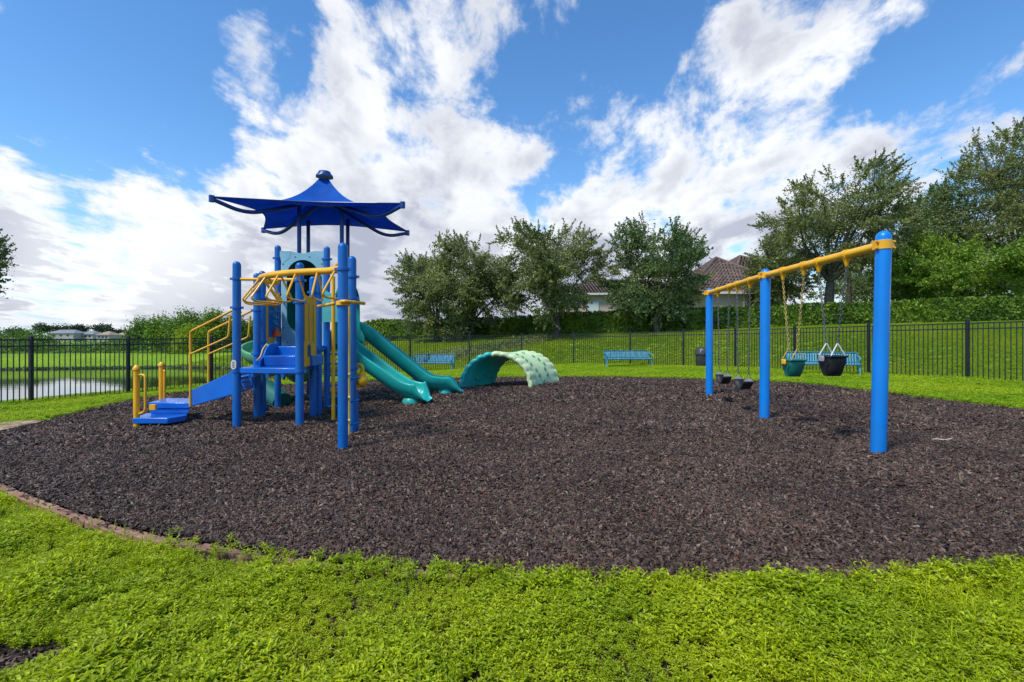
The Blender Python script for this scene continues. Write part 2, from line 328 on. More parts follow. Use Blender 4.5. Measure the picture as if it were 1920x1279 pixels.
class MB:
    def __init__(s): s.v = []; s.f = []
    def add(s, V, Fc):
        b = len(s.v); s.v += [tuple(p) for p in V]; s.f += [tuple(b+i for i in f) for f in Fc]; return s
    def box(s, c, size, rz=0, M=None):
        x, y, z = (q/2 for q in size); V = [Vector((a*x, b*y, d*z)) for a in (-1, 1) for b in (-1, 1) for d in (-1, 1)]
        Rm = M or Matrix.Rotation(rz, 3, 'Z'); c = Vector(c)
        return s.add([Rm@v+c for v in V], [(0, 1, 3, 2), (4, 6, 7, 5), (0, 4, 5, 1), (2, 3, 7, 6), (0, 2, 6, 4), (1, 5, 7, 3)])
    def bar(s, a, b, w, h):            # box-section bar from a to b
        a = Vector(a); b = Vector(b); d = b-a; L = d.length; x = d.normalized()
        up = Vector((0, 0, 1)) if abs(x.z) < .95 else Vector((0, 1, 0))
        y = up.cross(x).normalized(); z = x.cross(y)
        M = Matrix((x, y, z)).transposed(); return s.box((a+b)/2, (L, w, h), M=M)
    def tube(s, P, r, n=10, cap=True, closed=False, rs=None):
        P = [Vector(p) for p in P]; k = len(P); V = []; Fc = []
        T = []
        for i in range(k):
            if closed: d = P[(i+1) % k]-P[i-1]
            else: d = P[min(i+1, k-1)]-P[max(i-1, 0)]
            T.append(d.normalized() if d.length > 1e-9 else Vector((0, 0, 1)))
        ref = Vector((0, 0, 1)) if abs(T[0].z) < .9 else Vector((1, 0, 0))
        u = T[0].cross(ref).normalized()
        for i in range(k):
            u = (u-T[i]*u.dot(T[i]))
            u = u.normalized() if u.length > 1e-6 else T[i].orthogonal().normalized()
            w = T[i].cross(u); rr = rs[i] if rs else r
            for j in range(n):
                a = 2*math.pi*j/n; V.append(P[i]+(u*math.cos(a)+w*math.sin(a))*rr)
        m = k if closed else k-1
        for i in range(m):
            for j in range(n):
                a, b = i*n+j, i*n+(j+1) % n; c, d = ((i+1) % k)*n+(j+1) % n, ((i+1) % k)*n+j
                Fc.append((a, b, c, d))
        if cap and not closed: Fc.append(tuple(range(n))[::-1]); Fc.append(tuple((k-1)*n+j for j in range(n)))
        return s.add(V, Fc)
    def lathe(s, c, prof, n=20, ax=None, cap=True):   # prof: (r, z)
        c = Vector(c); V = []; Fc = []; k = len(prof)
        M = Vector((0, 0, 1)).rotation_difference(Vector(ax).normalized()).to_matrix() if ax is not None else Matrix.Identity(3)
        for r, z in prof:
            for j in range(n): a = 2*math.pi*j/n; V.append(c+M@Vector((r*math.cos(a), r*math.sin(a), z)))
        for i in range(k-1):
            for j in range(n): Fc.append((i*n+j, i*n+(j+1) % n, (i+1)*n+(j+1) % n, (i+1)*n+j))
        if cap: Fc.append(tuple(range(n))[::-1]); Fc.append(tuple((k-1)*n+j for j in range(n)))
        return s.add(V, Fc)
    def prism(s, poly, vec):           # poly: list of 3D points in a plane, extruded by vec
        n = len(poly); vec = Vector(vec); A = [Vector(p) for p in poly]; B = [p+vec for p in A]
        return s.add(A+B, [tuple(range(n))[::-1], tuple(range(n, 2*n))]+[(i, (i+1) % n, n+(i+1) % n, n+i) for i in range(n)])
    def build(s, name, m, parent=None, smooth=True, ang=38, bevel=0, origin=None):
        me = bpy.data.meshes.new(name); org = Vector(origin) if origin is not None else Vector((0, 0, 0))
        me.from_pydata([tuple(Vector(v)-org) for v in s.v], [], s.f); me.materials.append(m); me.validate()
        import bmesh
        bm = bmesh.new(); bm.from_mesh(me); bmesh.ops.recalc_face_normals(bm, faces=bm.faces); bm.to_mesh(me); bm.free()
        if smooth: me.shade_smooth(); me.set_sharp_from_angle(angle=R_(ang))
        o = link(name, me, parent)
        o.location = org
        if bevel:
            b = o.modifiers.new('bevel', 'BEVEL'); b.width = bevel; b.segments = 2; b.limit_method = 'ANGLE'; b.angle_limit = R_(40)
        return o
def spline(P, n=8, closed=False):
    P = [Vector(p) for p in P]; k = len(P); out = []
    for i in range(k if closed else k-1):
        if closed: a, b, c, d = P[i-1], P[i], P[(i+1) % k], P[(i+2) % k]
        else: a, b, c, d = P[max(i-1, 0)], P[i], P[i+1], P[min(i+2, k-1)]
        for j in range(n):
            t = j/n; out.append(.5*((2*b)+(c-a)*t+(2*a-5*b+4*c-d)*t*t+(3*b-a-3*c+d)*t**3))
    if not closed: out.append(P[-1])
    return out
def fillet(P, r, n=5):                 # straight runs with rounded corners
    P = [Vector(p) for p in P]; out = [P[0]]
    for i in range(1, len(P)-1):
        a, b, c = P[i-1], P[i], P[i+1]; q = min(r, (a-b).length*.49, (c-b).length*.49)
        s = b+(a-b).normalized()*q; e = b+(c-b).normalized()*q
        for j in range(n+1): t = j/n; out.append(s*(1-t)**2+b*2*t*(1-t)+e*t*t)
    out.append(P[-1]); return out

def np_mesh(name, V, Q, m, parent=None, smooth=False):    # numpy verts (n,3), quads or tris (k,c)
    me = bpy.data.meshes.new(name); V = np.asarray(V, np.float32); Q = np.asarray(Q, np.int32); c = Q.shape[1]
    me.vertices.add(len(V)); me.vertices.foreach_set('co', V.ravel())
    me.loops.add(Q.size); me.loops.foreach_set('vertex_index', Q.ravel())
    me.polygons.add(len(Q)); me.polygons.foreach_set('loop_start', np.arange(0, Q.size, c, dtype=np.int32)); me.polygons.foreach_set('loop_total', np.full(len(Q), c, np.int32))
    me.update(calc_edges=True); me.materials.append(m)
    if smooth: me.shade_smooth()
    return link(name, me, parent)
def leaf_cards(C, size, rng, up=.35, asp=.5, nrm=None):
    """one pointed four-cornered leaf per centre"""
    n = len(C); d = rng.normal(size=(n, 3)); d[:, 2] += 0; d /= np.linalg.norm(d, axis=1)[:, None]
    w = rng.normal(size=(n, 3))
    if nrm is not None: w = w*.9+nrm
    w[:, 2] += up*2
    s = np.cross(d, w); s /= np.linalg.norm(s, axis=1)[:, None]+1e-9
    L = (size*(.6+.8*rng.random(n)))[:, None] if np.ndim(size) == 0 else (size*(.6+.8*rng.random(n)))[:, None]
    V = np.stack([C-d*L*.5, C+s*L*asp*.5, C+d*L*.5, C-s*L*asp*.5], 1).reshape(-1, 3)
    return V, np.arange(4*n).reshape(-1, 4)

# ------------------------------------------------------------------ terrain
FENCE = [(-13.4, 4.4), (-13.1, 6.9), (-12.7, 9.5), (-11.93, 12.0), (-11.07, 13.95), (-9.75, 15.7), (-8.2, 17.4), (-6.4, 19.1), (-4.5, 21.4), (-2.05, 23.2), (.5, 24.9), (3.2, 25.1), (5.72, 23.4),
         (7.55, 21.3), (9.28, 20.1), (10.4, 17.8), (11.5, 15.6), (12.62, 13.4), (13.6, 11.0), (14.2, 8.6), (14.6, 6.1)]
fa = np.array([math.atan2(x, y) for x, y in FENCE]); fr = np.array([math.hypot(x, y) for x, y in FENCE])
def th(px): return math.atan2((px-960)/F, 1)
hp = [(-2500, 30, 1.2), (600, 44, .9), (700, 42, 1.2), (860, 40, 1.5), (1077, 37, 1.76), (1380, 34, 2.06), (1560, 33, 2.3), (1900, 31, 2.48), (2400, 30, 2.6), (6000, 30, 2.6)]
ha = np.array([th(p[0]) for p in hp]); hr = np.array([p[1]/math.cos(th(p[0])) if 500 < p[0] < 2300 else 44 for p in hp]); hz = np.array([p[2] for p in hp])
def sstep(x): x = np.clip(x, 0, 1); return x*x*(3-2*x)
def terrain(X, Y):
    X = np.asarray(X, float); Y = np.asarray(Y, float)
    T = np.arctan2(X, Y); R = np.hypot(X, Y)
    base = .0185*np.clip(X, -14, 14)
    Rf = np.interp(T, fa, fr)
    hill = base+(np.interp(T, ha, hz)-base)*sstep((R-Rf-.8)/(np.interp(T, ha, hr)-Rf-.8))**.9
    rn = Rf+4.4; rfar = np.interp(T, [th(-600), th(0), th(350), th(600)], [56, 52, 46, 37])
    pond = base+(-1.5-base)*sstep((R-Rf-.6)/(rn-Rf+1.2))
    far = -1.5+1.65*sstep((R-rfar+2.4)/8.8)
    pond = np.where(R < (rn+rfar)/2, pond, far)
    w = sstep((T-th(610))/(th(730)-th(610)))
    z = w*hill+(1-w)*pond
    back = sstep((np.abs(T)-R_(80))/R_(25))
    z = z*(1-back)+base*back
    z = np.where(R > 44, z+.06*np.sin(X*.11+1)*np.cos(Y*.09), z)
    return z
def tz(x, y): return float(terrain(x, y))

def build_ground():
    def ax(lo, hi, fine_lo, fine_hi, st):
        a = list(np.arange(fine_lo, fine_hi+1e-6, st)); q = st
        v = fine_hi
        while v < hi: q *= 1.25; v += q; a.append(v)
        v = fine_lo; q = st
        while v > lo: q *= 1.25; v -= q; a.insert(0, v)
        return np.array(a)
    xs = ax(-900, 900, -40, 40, .4); ys = ax(-300, 1500, -4, 52, .4)
    XX, YY = np.meshgrid(xs, ys); ZZ = terrain(XX, YY)
    inm = inside(XX, YY)
    ZZ = ZZ-.12*inm
    V = np.stack([XX, YY, ZZ], -1).reshape(-1, 3); nx, ny = len(xs), len(ys)
    i = np.arange(nx*ny).reshape(ny, nx); Q = np.stack([i[:-1, :-1], i[:-1, 1:], i[1:, 1:], i[1:, :-1]], -1).reshape(-1, 4)
    finish(np_mesh('ground', V, Q, LAWN, smooth=True), kind='structure')
# outline of the mulch bed
edge_px = [(-260, 850), (-120, 866), (0, 905), (100, 945), (250, 992), (480, 1034), (650, 1058), (960, 1082), (1200, 1092), (1500, 1096), (1700, 1080), (1920, 1064), (2150, 1026), (2500, 930), (2500, 850), (2200, 803), (1920, 771), (1800, 757), (1650, 739),
           (1500, 722), (1300, 713), (1100, 709), (870, 711), (700, 716), (560, 722), (420, 732), (340, 738), (240, 755), (120, 783), (0, 812), (-120, 830)]
EDGE = spline([PG(*p) for p in edge_px], 8, closed=True)
EC = Vector((1.2, 9.2, 0))
ea = np.array([math.atan2(p.x-EC.x, p.y-EC.y) for p in EDGE]); er = np.array([math.hypot(p.x-EC.x, p.y-EC.y) for p in EDGE])
o_ = np.argsort(ea); ea = ea[o_]; er = er[o_]
def edge_r(T): return np.interp(T, ea, er, period=2*math.pi)
def inside(X, Y, off=0.):
    T = np.arctan2(X-EC.x, Y-EC.y); return (np.hypot(X-EC.x, Y-EC.y) < edge_r(T)+off).astype(float)
build_ground()
def mulch_z(X, Y):
    T = np.arctan2(X-EC.x, Y-EC.y); q = np.hypot(X-EC.x, Y-EC.y)/edge_r(T)
    b = .022*np.sin(X*1.7+Y*.6)*np.sin(Y*1.3-X*.4)+.012*np.sin(X*4.1)*np.cos(Y*3.3+X)
    sw = -.08*np.exp(-((X-4.25)/.6)**2-((Y-6.4)/.8)**2)-.08*np.exp(-((X-4.3)/.6)**2-((Y-9.0)/1.0)**2)
    return .0185*X+.012+(b+sw)*np.clip((1-q)*8, 0, 1)
def build_mulch():
    nr, na = 60, 240; Ts = np.linspace(-math.pi, math.pi, na, endpoint=False); er_ = edge_r(Ts)
    rr = np.linspace(0, 1, nr+1)[1:]
    X = EC.x+np.outer(rr, np.sin(Ts)*er_); Y = EC.y+np.outer(rr, np.cos(Ts)*er_); Z = mulch_z(X, Y)
    V = np.stack([X, Y, Z], -1).reshape(-1, 3); i = np.arange(nr*na).reshape(nr, na)
    Q = np.stack([i[:-1], np.roll(i[:-1], -1, 1), np.roll(i[1:], -1, 1), i[1:]], -1).reshape(-1, 4)[:, ::-1]
    c = len(V); V = np.vstack([V, [EC.x, EC.y, .0185*EC.x+.012]]); Qc = np.stack([np.full(na, c), np.full(na, c), np.roll(i[0], -1), i[0]], -1)
    me_q = [tuple(q) for q in Q]+[(c, int(b), int(a)) for a, b in zip(i[0], np.roll(i[0], -1))]
    me = bpy.data.meshes.new('mulch_bed'); me.from_pydata(V.tolist(), [], me_q); me.materials.append(MULCHB); me.shade_smooth()
    finish(link('mulch_bed', me), kind='structure')
build_mulch()
# pond
np_w = np.array([(-160, 4, -.9), (3, 4, -.9), (3, 70, -.9), (-160, 70, -.9)], float)
finish(np_mesh('pond_water', np_w, [[0, 1, 2, 3]], WATER), kind='structure')
# bare sandy strip under the right bench
def patch(name, pts, m, lift, z=None, kind='structure'):
    P = spline([Vector((x, y, 0)) for x, y in pts], 5, closed=True); c = sum(P, Vector())/len(P)
    V = [(p.x, p.y, tz(p.x, p.y)+lift) for p in P]; V2 = [((p.x+c.x)/2, (p.y+c.y)/2, tz((p.x+c.x)/2, (p.y+c.y)/2)+lift) for p in P]; n = len(P)
    me = bpy.data.meshes.new(name); me.from_pydata(V+V2+[(c.x, c.y, tz(c.x, c.y)+lift)], [], [(i, (i+1) % n, n+(i+1) % n, n+i) for i in range(n)]+[(n+i, n+(i+1) % n, 2*n) for i in range(n)]); me.materials.append(m)
    return finish(link(name, me), kind=kind)
b3 = PG(1545, 708)
patch('sand_patch', [(b3.x-2.2, b3.y+1.6), (b3.x-.6, b3.y+.2), (b3.x+.6, b3.y-.5), (b3.x+1.9, b3.y-.9), (b3.x+2.3, b3.y+.2), (b3.x+.8, b3.y+1.3), (b3.x-.4, b3.y+2.3)], SANDY, .012)
sl = PG(20, 806)
patch('sand_strip', [(PG(*q).x, PG(*q).y) for q in ((-150, 838), (-60, 824), (0, 813), (40, 804), (78, 795), (60, 792.5), (20, 795), (-20, 797), (-80, 800), (-150, 806))], SANDY, .05)

# ------------------------------------------------------------------ scatter with geometry nodes
def scatter(name, P, rot, scl, variants, kind='stuff', parent=None):
    me = bpy.data.meshes.new(name); me.vertices.add(len(P)); me.vertices.foreach_set('co', np.asarray(P, np.float32).ravel())
    a = me.attributes.new('rot', 'FLOAT_VECTOR', 'POINT'); a.data.foreach_set('vector', np.asarray(rot, np.float32).ravel())
    s = me.attributes.new('scl', 'FLOAT_VECTOR', 'POINT'); s.data.foreach_set('vector', np.asarray(scl, np.float32).ravel())
    o = link(name, me, parent); o['kind'] = kind
    g = bpy.data.node_groups.new(name+'_scatter', 'GeometryNodeTree'); g.interface.new_socket('Geometry', in_out='INPUT', socket_type='NodeSocketGeometry'); g.interface.new_socket('Geometry', in_out='OUTPUT', socket_type='NodeSocketGeometry')
    N = g.nodes; L = g.links; gi = N.new('NodeGroupInput'); go = N.new('NodeGroupOutput'); ip = N.new('GeometryNodeInstanceOnPoints'); ci = N.new('GeometryNodeCollectionInfo')
    ci.inputs['Collection'].default_value = variants; ci.inputs['Separate Children'].default_value = True; ci.inputs['Reset Children'].default_value = True
    ra = N.new('GeometryNodeInputNamedAttribute'); ra.data_type = 'FLOAT_VECTOR'; ra.inputs['Name'].default_value = 'rot'
    sa = N.new('GeometryNodeInputNamedAttribute'); sa.data_type = 'FLOAT_VECTOR'; sa.inputs['Name'].default_value = 'scl'
    L.new(gi.outputs[0], ip.inputs['Points']); L.new(ci.outputs[0], ip.inputs['Instance']); ip.inputs['Pick Instance'].default_value = True
    L.new(ra.outputs['Attribute'], ip.inputs['Rotation']); L.new(sa.outputs['Attribute'], ip.inputs['Scale']); L.new(ip.outputs[0], go.inputs[0])
    md = o.modifiers.new('scatter', 'NODES'); md.node_group = g
    return o
def variant_collection(name, meshes):
    c = bpy.data.collections.new(name)
    for i, me in enumerate(meshes): o = bpy.data.objects.new(name, me); c.objects.link(o)
    return c
rs = np.random.RandomState
def chip_variants():
    out = []
    for k in range(7):
        r = rs(50+k); V = np.array([(a, b, c) for a in (-1, 1) for b in (-1, 1) for c in (-1, 1)], float)*np.array([.0125, .0050, .0030])
        V += r.normal(size=V.shape)*np.array([.003, .0016, .001]); V[:4] *= np.array([1, .55+.5*r.random(), .7])
        me = bpy.data.meshes.new('mulch_chip'); me.from_pydata(V.tolist(), [], [(0, 1, 3, 2), (4, 6, 7, 5), (0, 4, 5, 1), (2, 3, 7, 6), (0, 2, 6, 4), (1, 5, 7, 3)]); me.materials.append(CHIP); out.append(me)
    return variant_collection('mulch_chip_variants', out)
CHIPS = chip_variants()
def in_view(X, Y, m=1.12): return (np.abs(X) < Y*m+2.6) & (Y > 1.0)
def mulch_chips():
    r = rs(3); P = []; S = []
    for y0, y1, dn, sc_ in [(2.4, 4.2, 6000, 1.0), (4.2, 6.5, 3200, 1.25), (6.5, 10, 1500, 1.8), (10, 18, 500, 2.8)]:
        x1 = min(y1*1.12+2.6, 13); n = int(2*x1*(y1-y0)*dn); X = r.uniform(-x1, x1, n); Y = r.uniform(y0, y1, n)
        jit = r.normal(size=n)*.025
        k = (inside(X, Y, .0) > .5) & in_view(X, Y); k &= (inside(X+jit, Y+jit, -.01) > .5)
        X = X[k]; Y = Y[k]; P.append(np.stack([X, Y, mulch_z(X, Y)+r.random(len(X))*.012*sc_+.002], 1)); S.append((sc_*(.6+.8*r.random(len(X))))[:, None]*(1+.3*r.normal(size=(len(X), 3))*.6))
    # chips strayed over the border into the grass and on the bare spot
    T = r.uniform(-math.pi, math.pi, 2600); q = edge_r(T)+np.abs(r.normal(size=2600))*.07-.03; X = EC.x+np.sin(T)*q; Y = EC.y+np.cos(T)*q; k = in_view(X, Y) & (Y < 6); X = X[k]; Y = Y[k]
    P.append(np.stack([X, Y, .0185*X+.020+r.random(len(X))*.008], 1)); S.append(np.full((len(X), 3), 1.0))
    X = -2.15+r.normal(size=260)*.17; Y = 2.08+r.normal(size=260)*.07; P.append(np.stack([X, Y, .0185*X+.006+r.random(260)*.006], 1)); S.append(np.full((260, 3), 1.0))
    P = np.vstack(P); S = np.vstack(S); n = len(P)
    rot = np.stack([r.normal(size=n)*.45, r.normal(size=n)*.45, r.uniform(0, 6.28, n)], 1)
    scatter('mulch', P, rot, np.clip(S, .3, 4), CHIPS)
    return n
NCH = mulch_chips()

def plant_variants(name, m, n, h, ll, lw, nst, seed, spread=.03, blade=False):
    out = []
    for k in range(n):
        r = random.Random(seed+k); V = []; Fc = []
        def leaf(p, d, L, w, droop):
            d = d.normalized(); s = d.cross(Vector((0, 0, 1))); s = s.normalized() if s.length > .05 else Vector((1, 0, 0)); b = len(V)
            q = p+d*L*.5+Vector((0, 0, .06*L)); e = p+d*L-Vector((0, 0, droop*L))
            V.extend([p, q+s*w/2, e, q-s*w/2]); Fc.append((b, b+1, b+2, b+3))
        for s_ in range(nst):
            a = r.uniform(0, 6.28); rad = r.uniform(0, spread); p = Vector((rad*math.cos(a), rad*math.sin(a), 0)); H = h*r.uniform(.6, 1.25); lean = Vector((r.gauss(0, .35), r.gauss(0, .35), 1)).normalized()
            if blade:
                leaf(p, Vector((lean.x, lean.y, 1.2)), H, lw*r.uniform(.6, 1.3), r.uniform(-.1, .25)); continue
            npair = r.randint(3, 5); a0 = r.uniform(0, 6.28)
            for j in range(npair):
                q = p+lean*H*(j+1)/npair; a0 += 1.4+r.uniform(-.3, .3)
                for sgn in (0, math.pi):
                    an = a0+sgn+r.uniform(-.3, .3); leaf(q, Vector((math.cos(an), math.sin(an), r.uniform(.05, .8))), ll*r.uniform(.6, 1.2), lw*r.uniform(.7, 1.2), r.uniform(-.05, .3))
            b = len(V); t = p+lean*H; V.extend([p, p+Vector((.0015, 0, 0)), t+Vector((.0015, 0, 0)), t]); Fc.append((b, b+1, b+2, b+3))
        me = bpy.data.meshes.new(name); me.from_pydata([tuple(v) for v in V], [], Fc); me.materials.append(m); out.append(me)
    return variant_collection(name+'_variants', out)
def fbm(X, Y, s, seed):
    r = rs(seed); v = 0
    for o in range(4):
        a = r.uniform(0, 6.28, 3); f = s*1.9**o
        v = v+(np.sin(X*f*math.cos(a[0])+Y*f*math.sin(a[0])+a[1])*np.sin(-X*f*math.sin(a[0]+.4)+Y*f*math.cos(a[0]+.4)+a[2]))/1.7**o
    return v
def ground_cover():
    C = plant_variants('cover_plant', GROUNDLEAF, 8, .055, .030, .0105, 4, 7, .035)
    G = plant_variants('grass_blade', GROUNDLEAF, 4, .10, .05, .0045, 7, 70, .02, blade=True)
    r = rs(11); n = 150000; X = r.uniform(-9, 9, n); Y = r.uniform(1.0, 6.0, n)
    k = (inside(X, Y, .10) < .5) & in_view(X, Y, 1.15) & (Y < 6)
    # plants creep over the border on the right, leave the pavers bare on the left
    fuzz = fbm(X, Y, 2.2, 5)
    near = inside(X, Y, .2) > .5
    k &= ~(near & (r.random(n) > np.clip((X+2.6)/3.2, .02, 1)**1.5))
    # a bare spot at the lower left corner
    k &= ~((((X+2.15)/.30)**2+((Y-2.08)/.10)**2 < 1+.35*fuzz))
    X = X[k]; Y = Y[k]; m = fbm(X, Y, 3.1, 9); z = .0185*X+.0*m; s = .9*np.clip(.9+.42*m+.15*r.normal(size=len(X)), .5, 2.0)*np.where(Y > 3.4, 1.0, 1)
    rot = np.stack([r.normal(size=len(X))*.15, r.normal(size=len(X))*.15, r.uniform(0, 6.28, len(X))], 1)
    scatter('ground_cover_plants', np.stack([X, Y, z+.004+np.clip(m, 0, 2)*.012], 1), rot, np.stack([s, s, s*1.0], 1), C)
    # sprigs hanging over the border and grass blades among the plants
    n = 5200; T = r.uniform(-math.pi, math.pi, n); R2 = edge_r(T)+r.uniform(.0, .16, n); X = EC.x+np.sin(T)*R2; Y = EC.y+np.cos(T)*R2
    k = (Y < 5.2) & in_view(X, Y) & (r.random(n) < np.clip((X+2.6)/3.2, .03, 1)**1.5); X = X[k]; Y = Y[k]; s = .6+.6*r.random(len(X))
    scatter('border_sprigs', np.stack([X, Y, .0185*X+.02], 1), np.stack([r.normal(size=len(X))*.3, r.normal(size=len(X))*.3, r.uniform(0, 6.28, len(X))], 1), np.stack([s]*3, 1), C)
    n = 3600; X = r.uniform(-6, 6, n); Y = r.uniform(1.35, 5, n); k = (inside(X, Y, .12) < .5) & in_view(X, Y, 1.15) & (fbm(X, Y, 1.1, 31) > .1); X = X[k]; Y = Y[k]; s = .7+.6*r.random(len(X))
    scatter('grass_blades', np.stack([X, Y, .0185*X], 1), np.stack([X*0, X*0, r.uniform(0, 6.28, len(X))], 1), np.stack([s]*3, 1), G)
ground_cover()
def turf():
    Tn = plant_variants('turf_tuft', TURF, 5, .05, .045, .016, 6, 200, .07)
    Tf = plant_variants('slope_tuft', TURFFAR, 6, .05, .05, .018, 9, 260, .14)
    r = rs(21); n = 110000; X = r.uniform(-16, 16, n); Y = r.uniform(5, 27, n); T = np.arctan2(X, Y); R = np.hypot(X, Y)
    k = (inside(X, Y, .16) < .5) & in_view(X, Y) & (R < np.interp(T, fa, fr)+.6); X = X[k]; Y = Y[k]; s = .8+.5*r.random(len(X))+.3*np.clip(fbm(X, Y, 1.3, 2), -1, 1)
    scatter('turf_grass', np.stack([X, Y, terrain(X, Y)], 1), np.stack([X*0, X*0, r.uniform(0, 6.28, len(X))], 1), np.stack([s]*3, 1), Tn)
    n = 150000; X = r.uniform(-30, 36, n); Y = r.uniform(10, 46, n); T = np.arctan2(X, Y); R = np.hypot(X, Y); Rf = np.interp(T, fa, fr); Z = terrain(X, Y)
    k = in_view(X, Y) & (R > Rf+.3) & (Z > -.88) & (R < 48); k &= (r.random(n) < .8); X = X[k]; Y = Y[k]; Z = Z[k]; s = .75+.5*r.random(len(X))
    scatter('slope_grass', np.stack([X, Y, Z], 1), np.stack([X*0, X*0, r.uniform(0, 6.28, len(X))], 1), np.stack([s, s, s], 1), Tf)
turf()

# ------------------------------------------------------------------ brick border
def brick_border():
    root = finish(empty('brick_edging', (0, 2.8, 0)), 'curved border of reddish clay pavers around the dark mulch bed', 'edging')
    me = None; d = 0; P = EDGE; n = len(P); pos = []
    acc = .0; step = .212
    tot = [0]
    for i in range(n): tot.append(tot[-1]+(P[(i+1) % n]-P[i]).length)
    s = 0
    while s < tot[-1]:
        i = max(j for j in range(n) if tot[j] <= s); f = (s-tot[i])/(tot[i+1]-tot[i]+1e-9); a = P[i]; b = P[(i+1) % n]; p = a.lerp(b, f)
        pos.append((p, math.atan2((b-a).y, (b-a).x))); s += step
    vis = [q for q in pos if abs(q[0].x) < q[0].y*1.1+.5 and q[0].y > 1.5]
    vis.sort(key=lambda q: q[0].length); vis = vis[:300]
    r = random.Random(4)
    for k, (p, a) in enumerate(vis):
        if me is None:
            mb = MB(); mb.box((0, 0, 0), (.205, .078, .06)); o = mb.build('brick', BRICK, root, bevel=.006); me = o.data
        else:
            o2 = bpy.data.objects.new('brick', me); COL.objects.link(o2); o2.parent = root; o2.matrix_parent_inverse = o.matrix_parent_inverse.copy()
            m = o2.modifiers.new('bevel', 'BEVEL'); m.width = .006; m.segments = 1; o = o2
        nx, ny = -math.sin(a), math.cos(a); sgn = 1 if (p.x-EC.x)*nx+(p.y-EC.y)*ny > 0 else -1
        o.location = (p.x+nx*sgn*.055, p.y+ny*sgn*.055, .0185*p.x-.018+r.uniform(-.007, .006)); o.rotation_euler = (r.gauss(0, .02), r.gauss(0, .02), a+r.gauss(0, .03))
brick_border()

# ------------------------------------------------------------------ play structure
PS = finish(empty('play_structure', (-4.3, 9.6, tilt(-4.3))), 'blue, yellow and teal play structure with twin slides under a peaked blue shade canopy', 'play structure')
def post(root, p, ztop, r=.062, m=BLUE, zb=None, collars=(), name='post', sink=.12, lean=(0, 0), label=None, seg=20):
    zb = tilt(p[0])-sink if zb is None else zb
    prof = [(r, 0), (r, ztop-zb-r)]+[(r*math.cos(a), ztop-zb-r+r*math.sin(a)) for a in (R_(20), R_(40), R_(58), R_(74), R_(86))]
    mb = MB(); ax = Vector((lean[0], lean[1], ztop-zb)); mb.lathe((p[0], p[1], zb), prof, seg, ax=ax)
    o = mb.build(name, m, root)
    for z in collars:
        c = MB(); c.lathe((p[0], p[1], z-.022), [(r+.004, 0), (r+.013, .004), (r+.013, .04), (r+.004, .044)], seg)
        for s in (-1, 1): c.box((p[0]+s*(r+.024), p[1], z), (.035, .03, .036))
        c.build('collar', m, o)
    return o
def zat(y, Z): return CAMZ+(HY-y)/F*Z
POS = dict(A=PG(444, 803), B=PG(562, 804), C=PG(643, 843), D=PG(660, 813), E=PG(482, 785), Fp=PG(492, 781), G=W(521, 700, 10.05), H=W(613, 700, 10.0), I=PG(587, 782), J=PG(597, 778),
           T1=W(561, 700, 11.1), T2=W(641, 700, 11.1), T3=W(578, 700, 12.2), T4=W(652, 700, 12.2))
tops = dict(A=490, B=492, C=455, D=480, E=512, Fp=508, G=460, H=462, I=518, J=514)
coll = dict(A=(523, 577, 696), B=(526, 567, 697), C=(505, 566), D=(519, 560, 690), E=(545, 582, 664), Fp=(560, 640, 765), G=(484,), H=(486, 560), I=(548, 573, 665, 690), J=(548, 655))
for k, p in POS.items():
    if k in tops:
        post(PS, p, zat(tops[k], p.y), collars=[zat(y, p.y) for y in coll[k]], r=.063)
A, B, C_, D_, E_, Fp, G, H, I_, J_ = (POS[k] for k in ('A', 'B', 'C', 'D', 'E', 'Fp', 'G', 'H', 'I', 'J')); T1, T2, T3, T4 = (POS[k] for k in ('T1', 'T2', 'T3', 'T4'))
for p, y in ((T1, 386), (T2, 392), (T3, 402), (T4, 408)): post(PS, p, zat(y, p.y), r=.046, m=NAVY)
# decks
def deck(name, pts, z, th_=.085, lab=None, m=PLBLUE):
    mb = MB(); c = sum((Vector((p.x, p.y, 0)) for p in pts), Vector())/len(pts)
    q = [Vector((p.x, p.y, z-th_)) for p in pts]; mb.prism(q, (0, 0, th_)); o = mb.build(name, m, PS, bevel=.008)
    if lab: o['label'] = lab
    # the joists under the deck
    j = MB()
    for f in (.25, .5, .75):
        a = q[0].lerp(q[1], f); b = q[3].lerp(q[2], f); j.bar(a-Vector((0, 0, .03)), b-Vector((0, 0, .03)), .04, .056)
    j.build('joist', m, o); return o
Z1 = .895
deck('deck', [A+Vector((.02, -.03, 0)), B+Vector((-.02, -.03, 0)), I_+Vector((-.02, .03, 0)), E_+Vector((.02, .03, 0))], Z1)
deck('deck', [Fp, J_, H, G], 1.23); deck('deck', [G+Vector((0, .01, 0)), H+Vector((0, .01, 0)), T2, T1], 1.24); deck('deck', [T1+Vector((0, .01, 0)), T2+Vector((0, .01, 0)), T4, T3], 1.52)
# pierced blue steps between the two front decks
def riser(x0, x1, y, z0, z1, d, holes=True):
    mb = MB(); mb.box(((x0+x1)/2, y+d/2, (z0+z1)/2), (x1-x0, d, z1-z0)); o = mb.build('step', PLBLUE, PS, bevel=.012)
    if holes:
        h = MB(); n = int((x1-x0)/.055)
        for i in range(n):
            for k in range(3):
                xx = x0+.03+i*.055+(.027 if k % 2 else 0); h.lathe((xx, y-.001, z0+.035+k*(z1-z0-.06)/3), [(.008, 0), (.008, .002)], 8, ax=(0, -1, 0))
        h.build('step_holes', NAVY, o)['kind'] = 'stuff'
riser(-4.25, -3.42, 8.28, Z1+.002, 1.075, .5); riser(-4.3, -3.62, 8.78, Z1+.002, 1.228, .24, False)
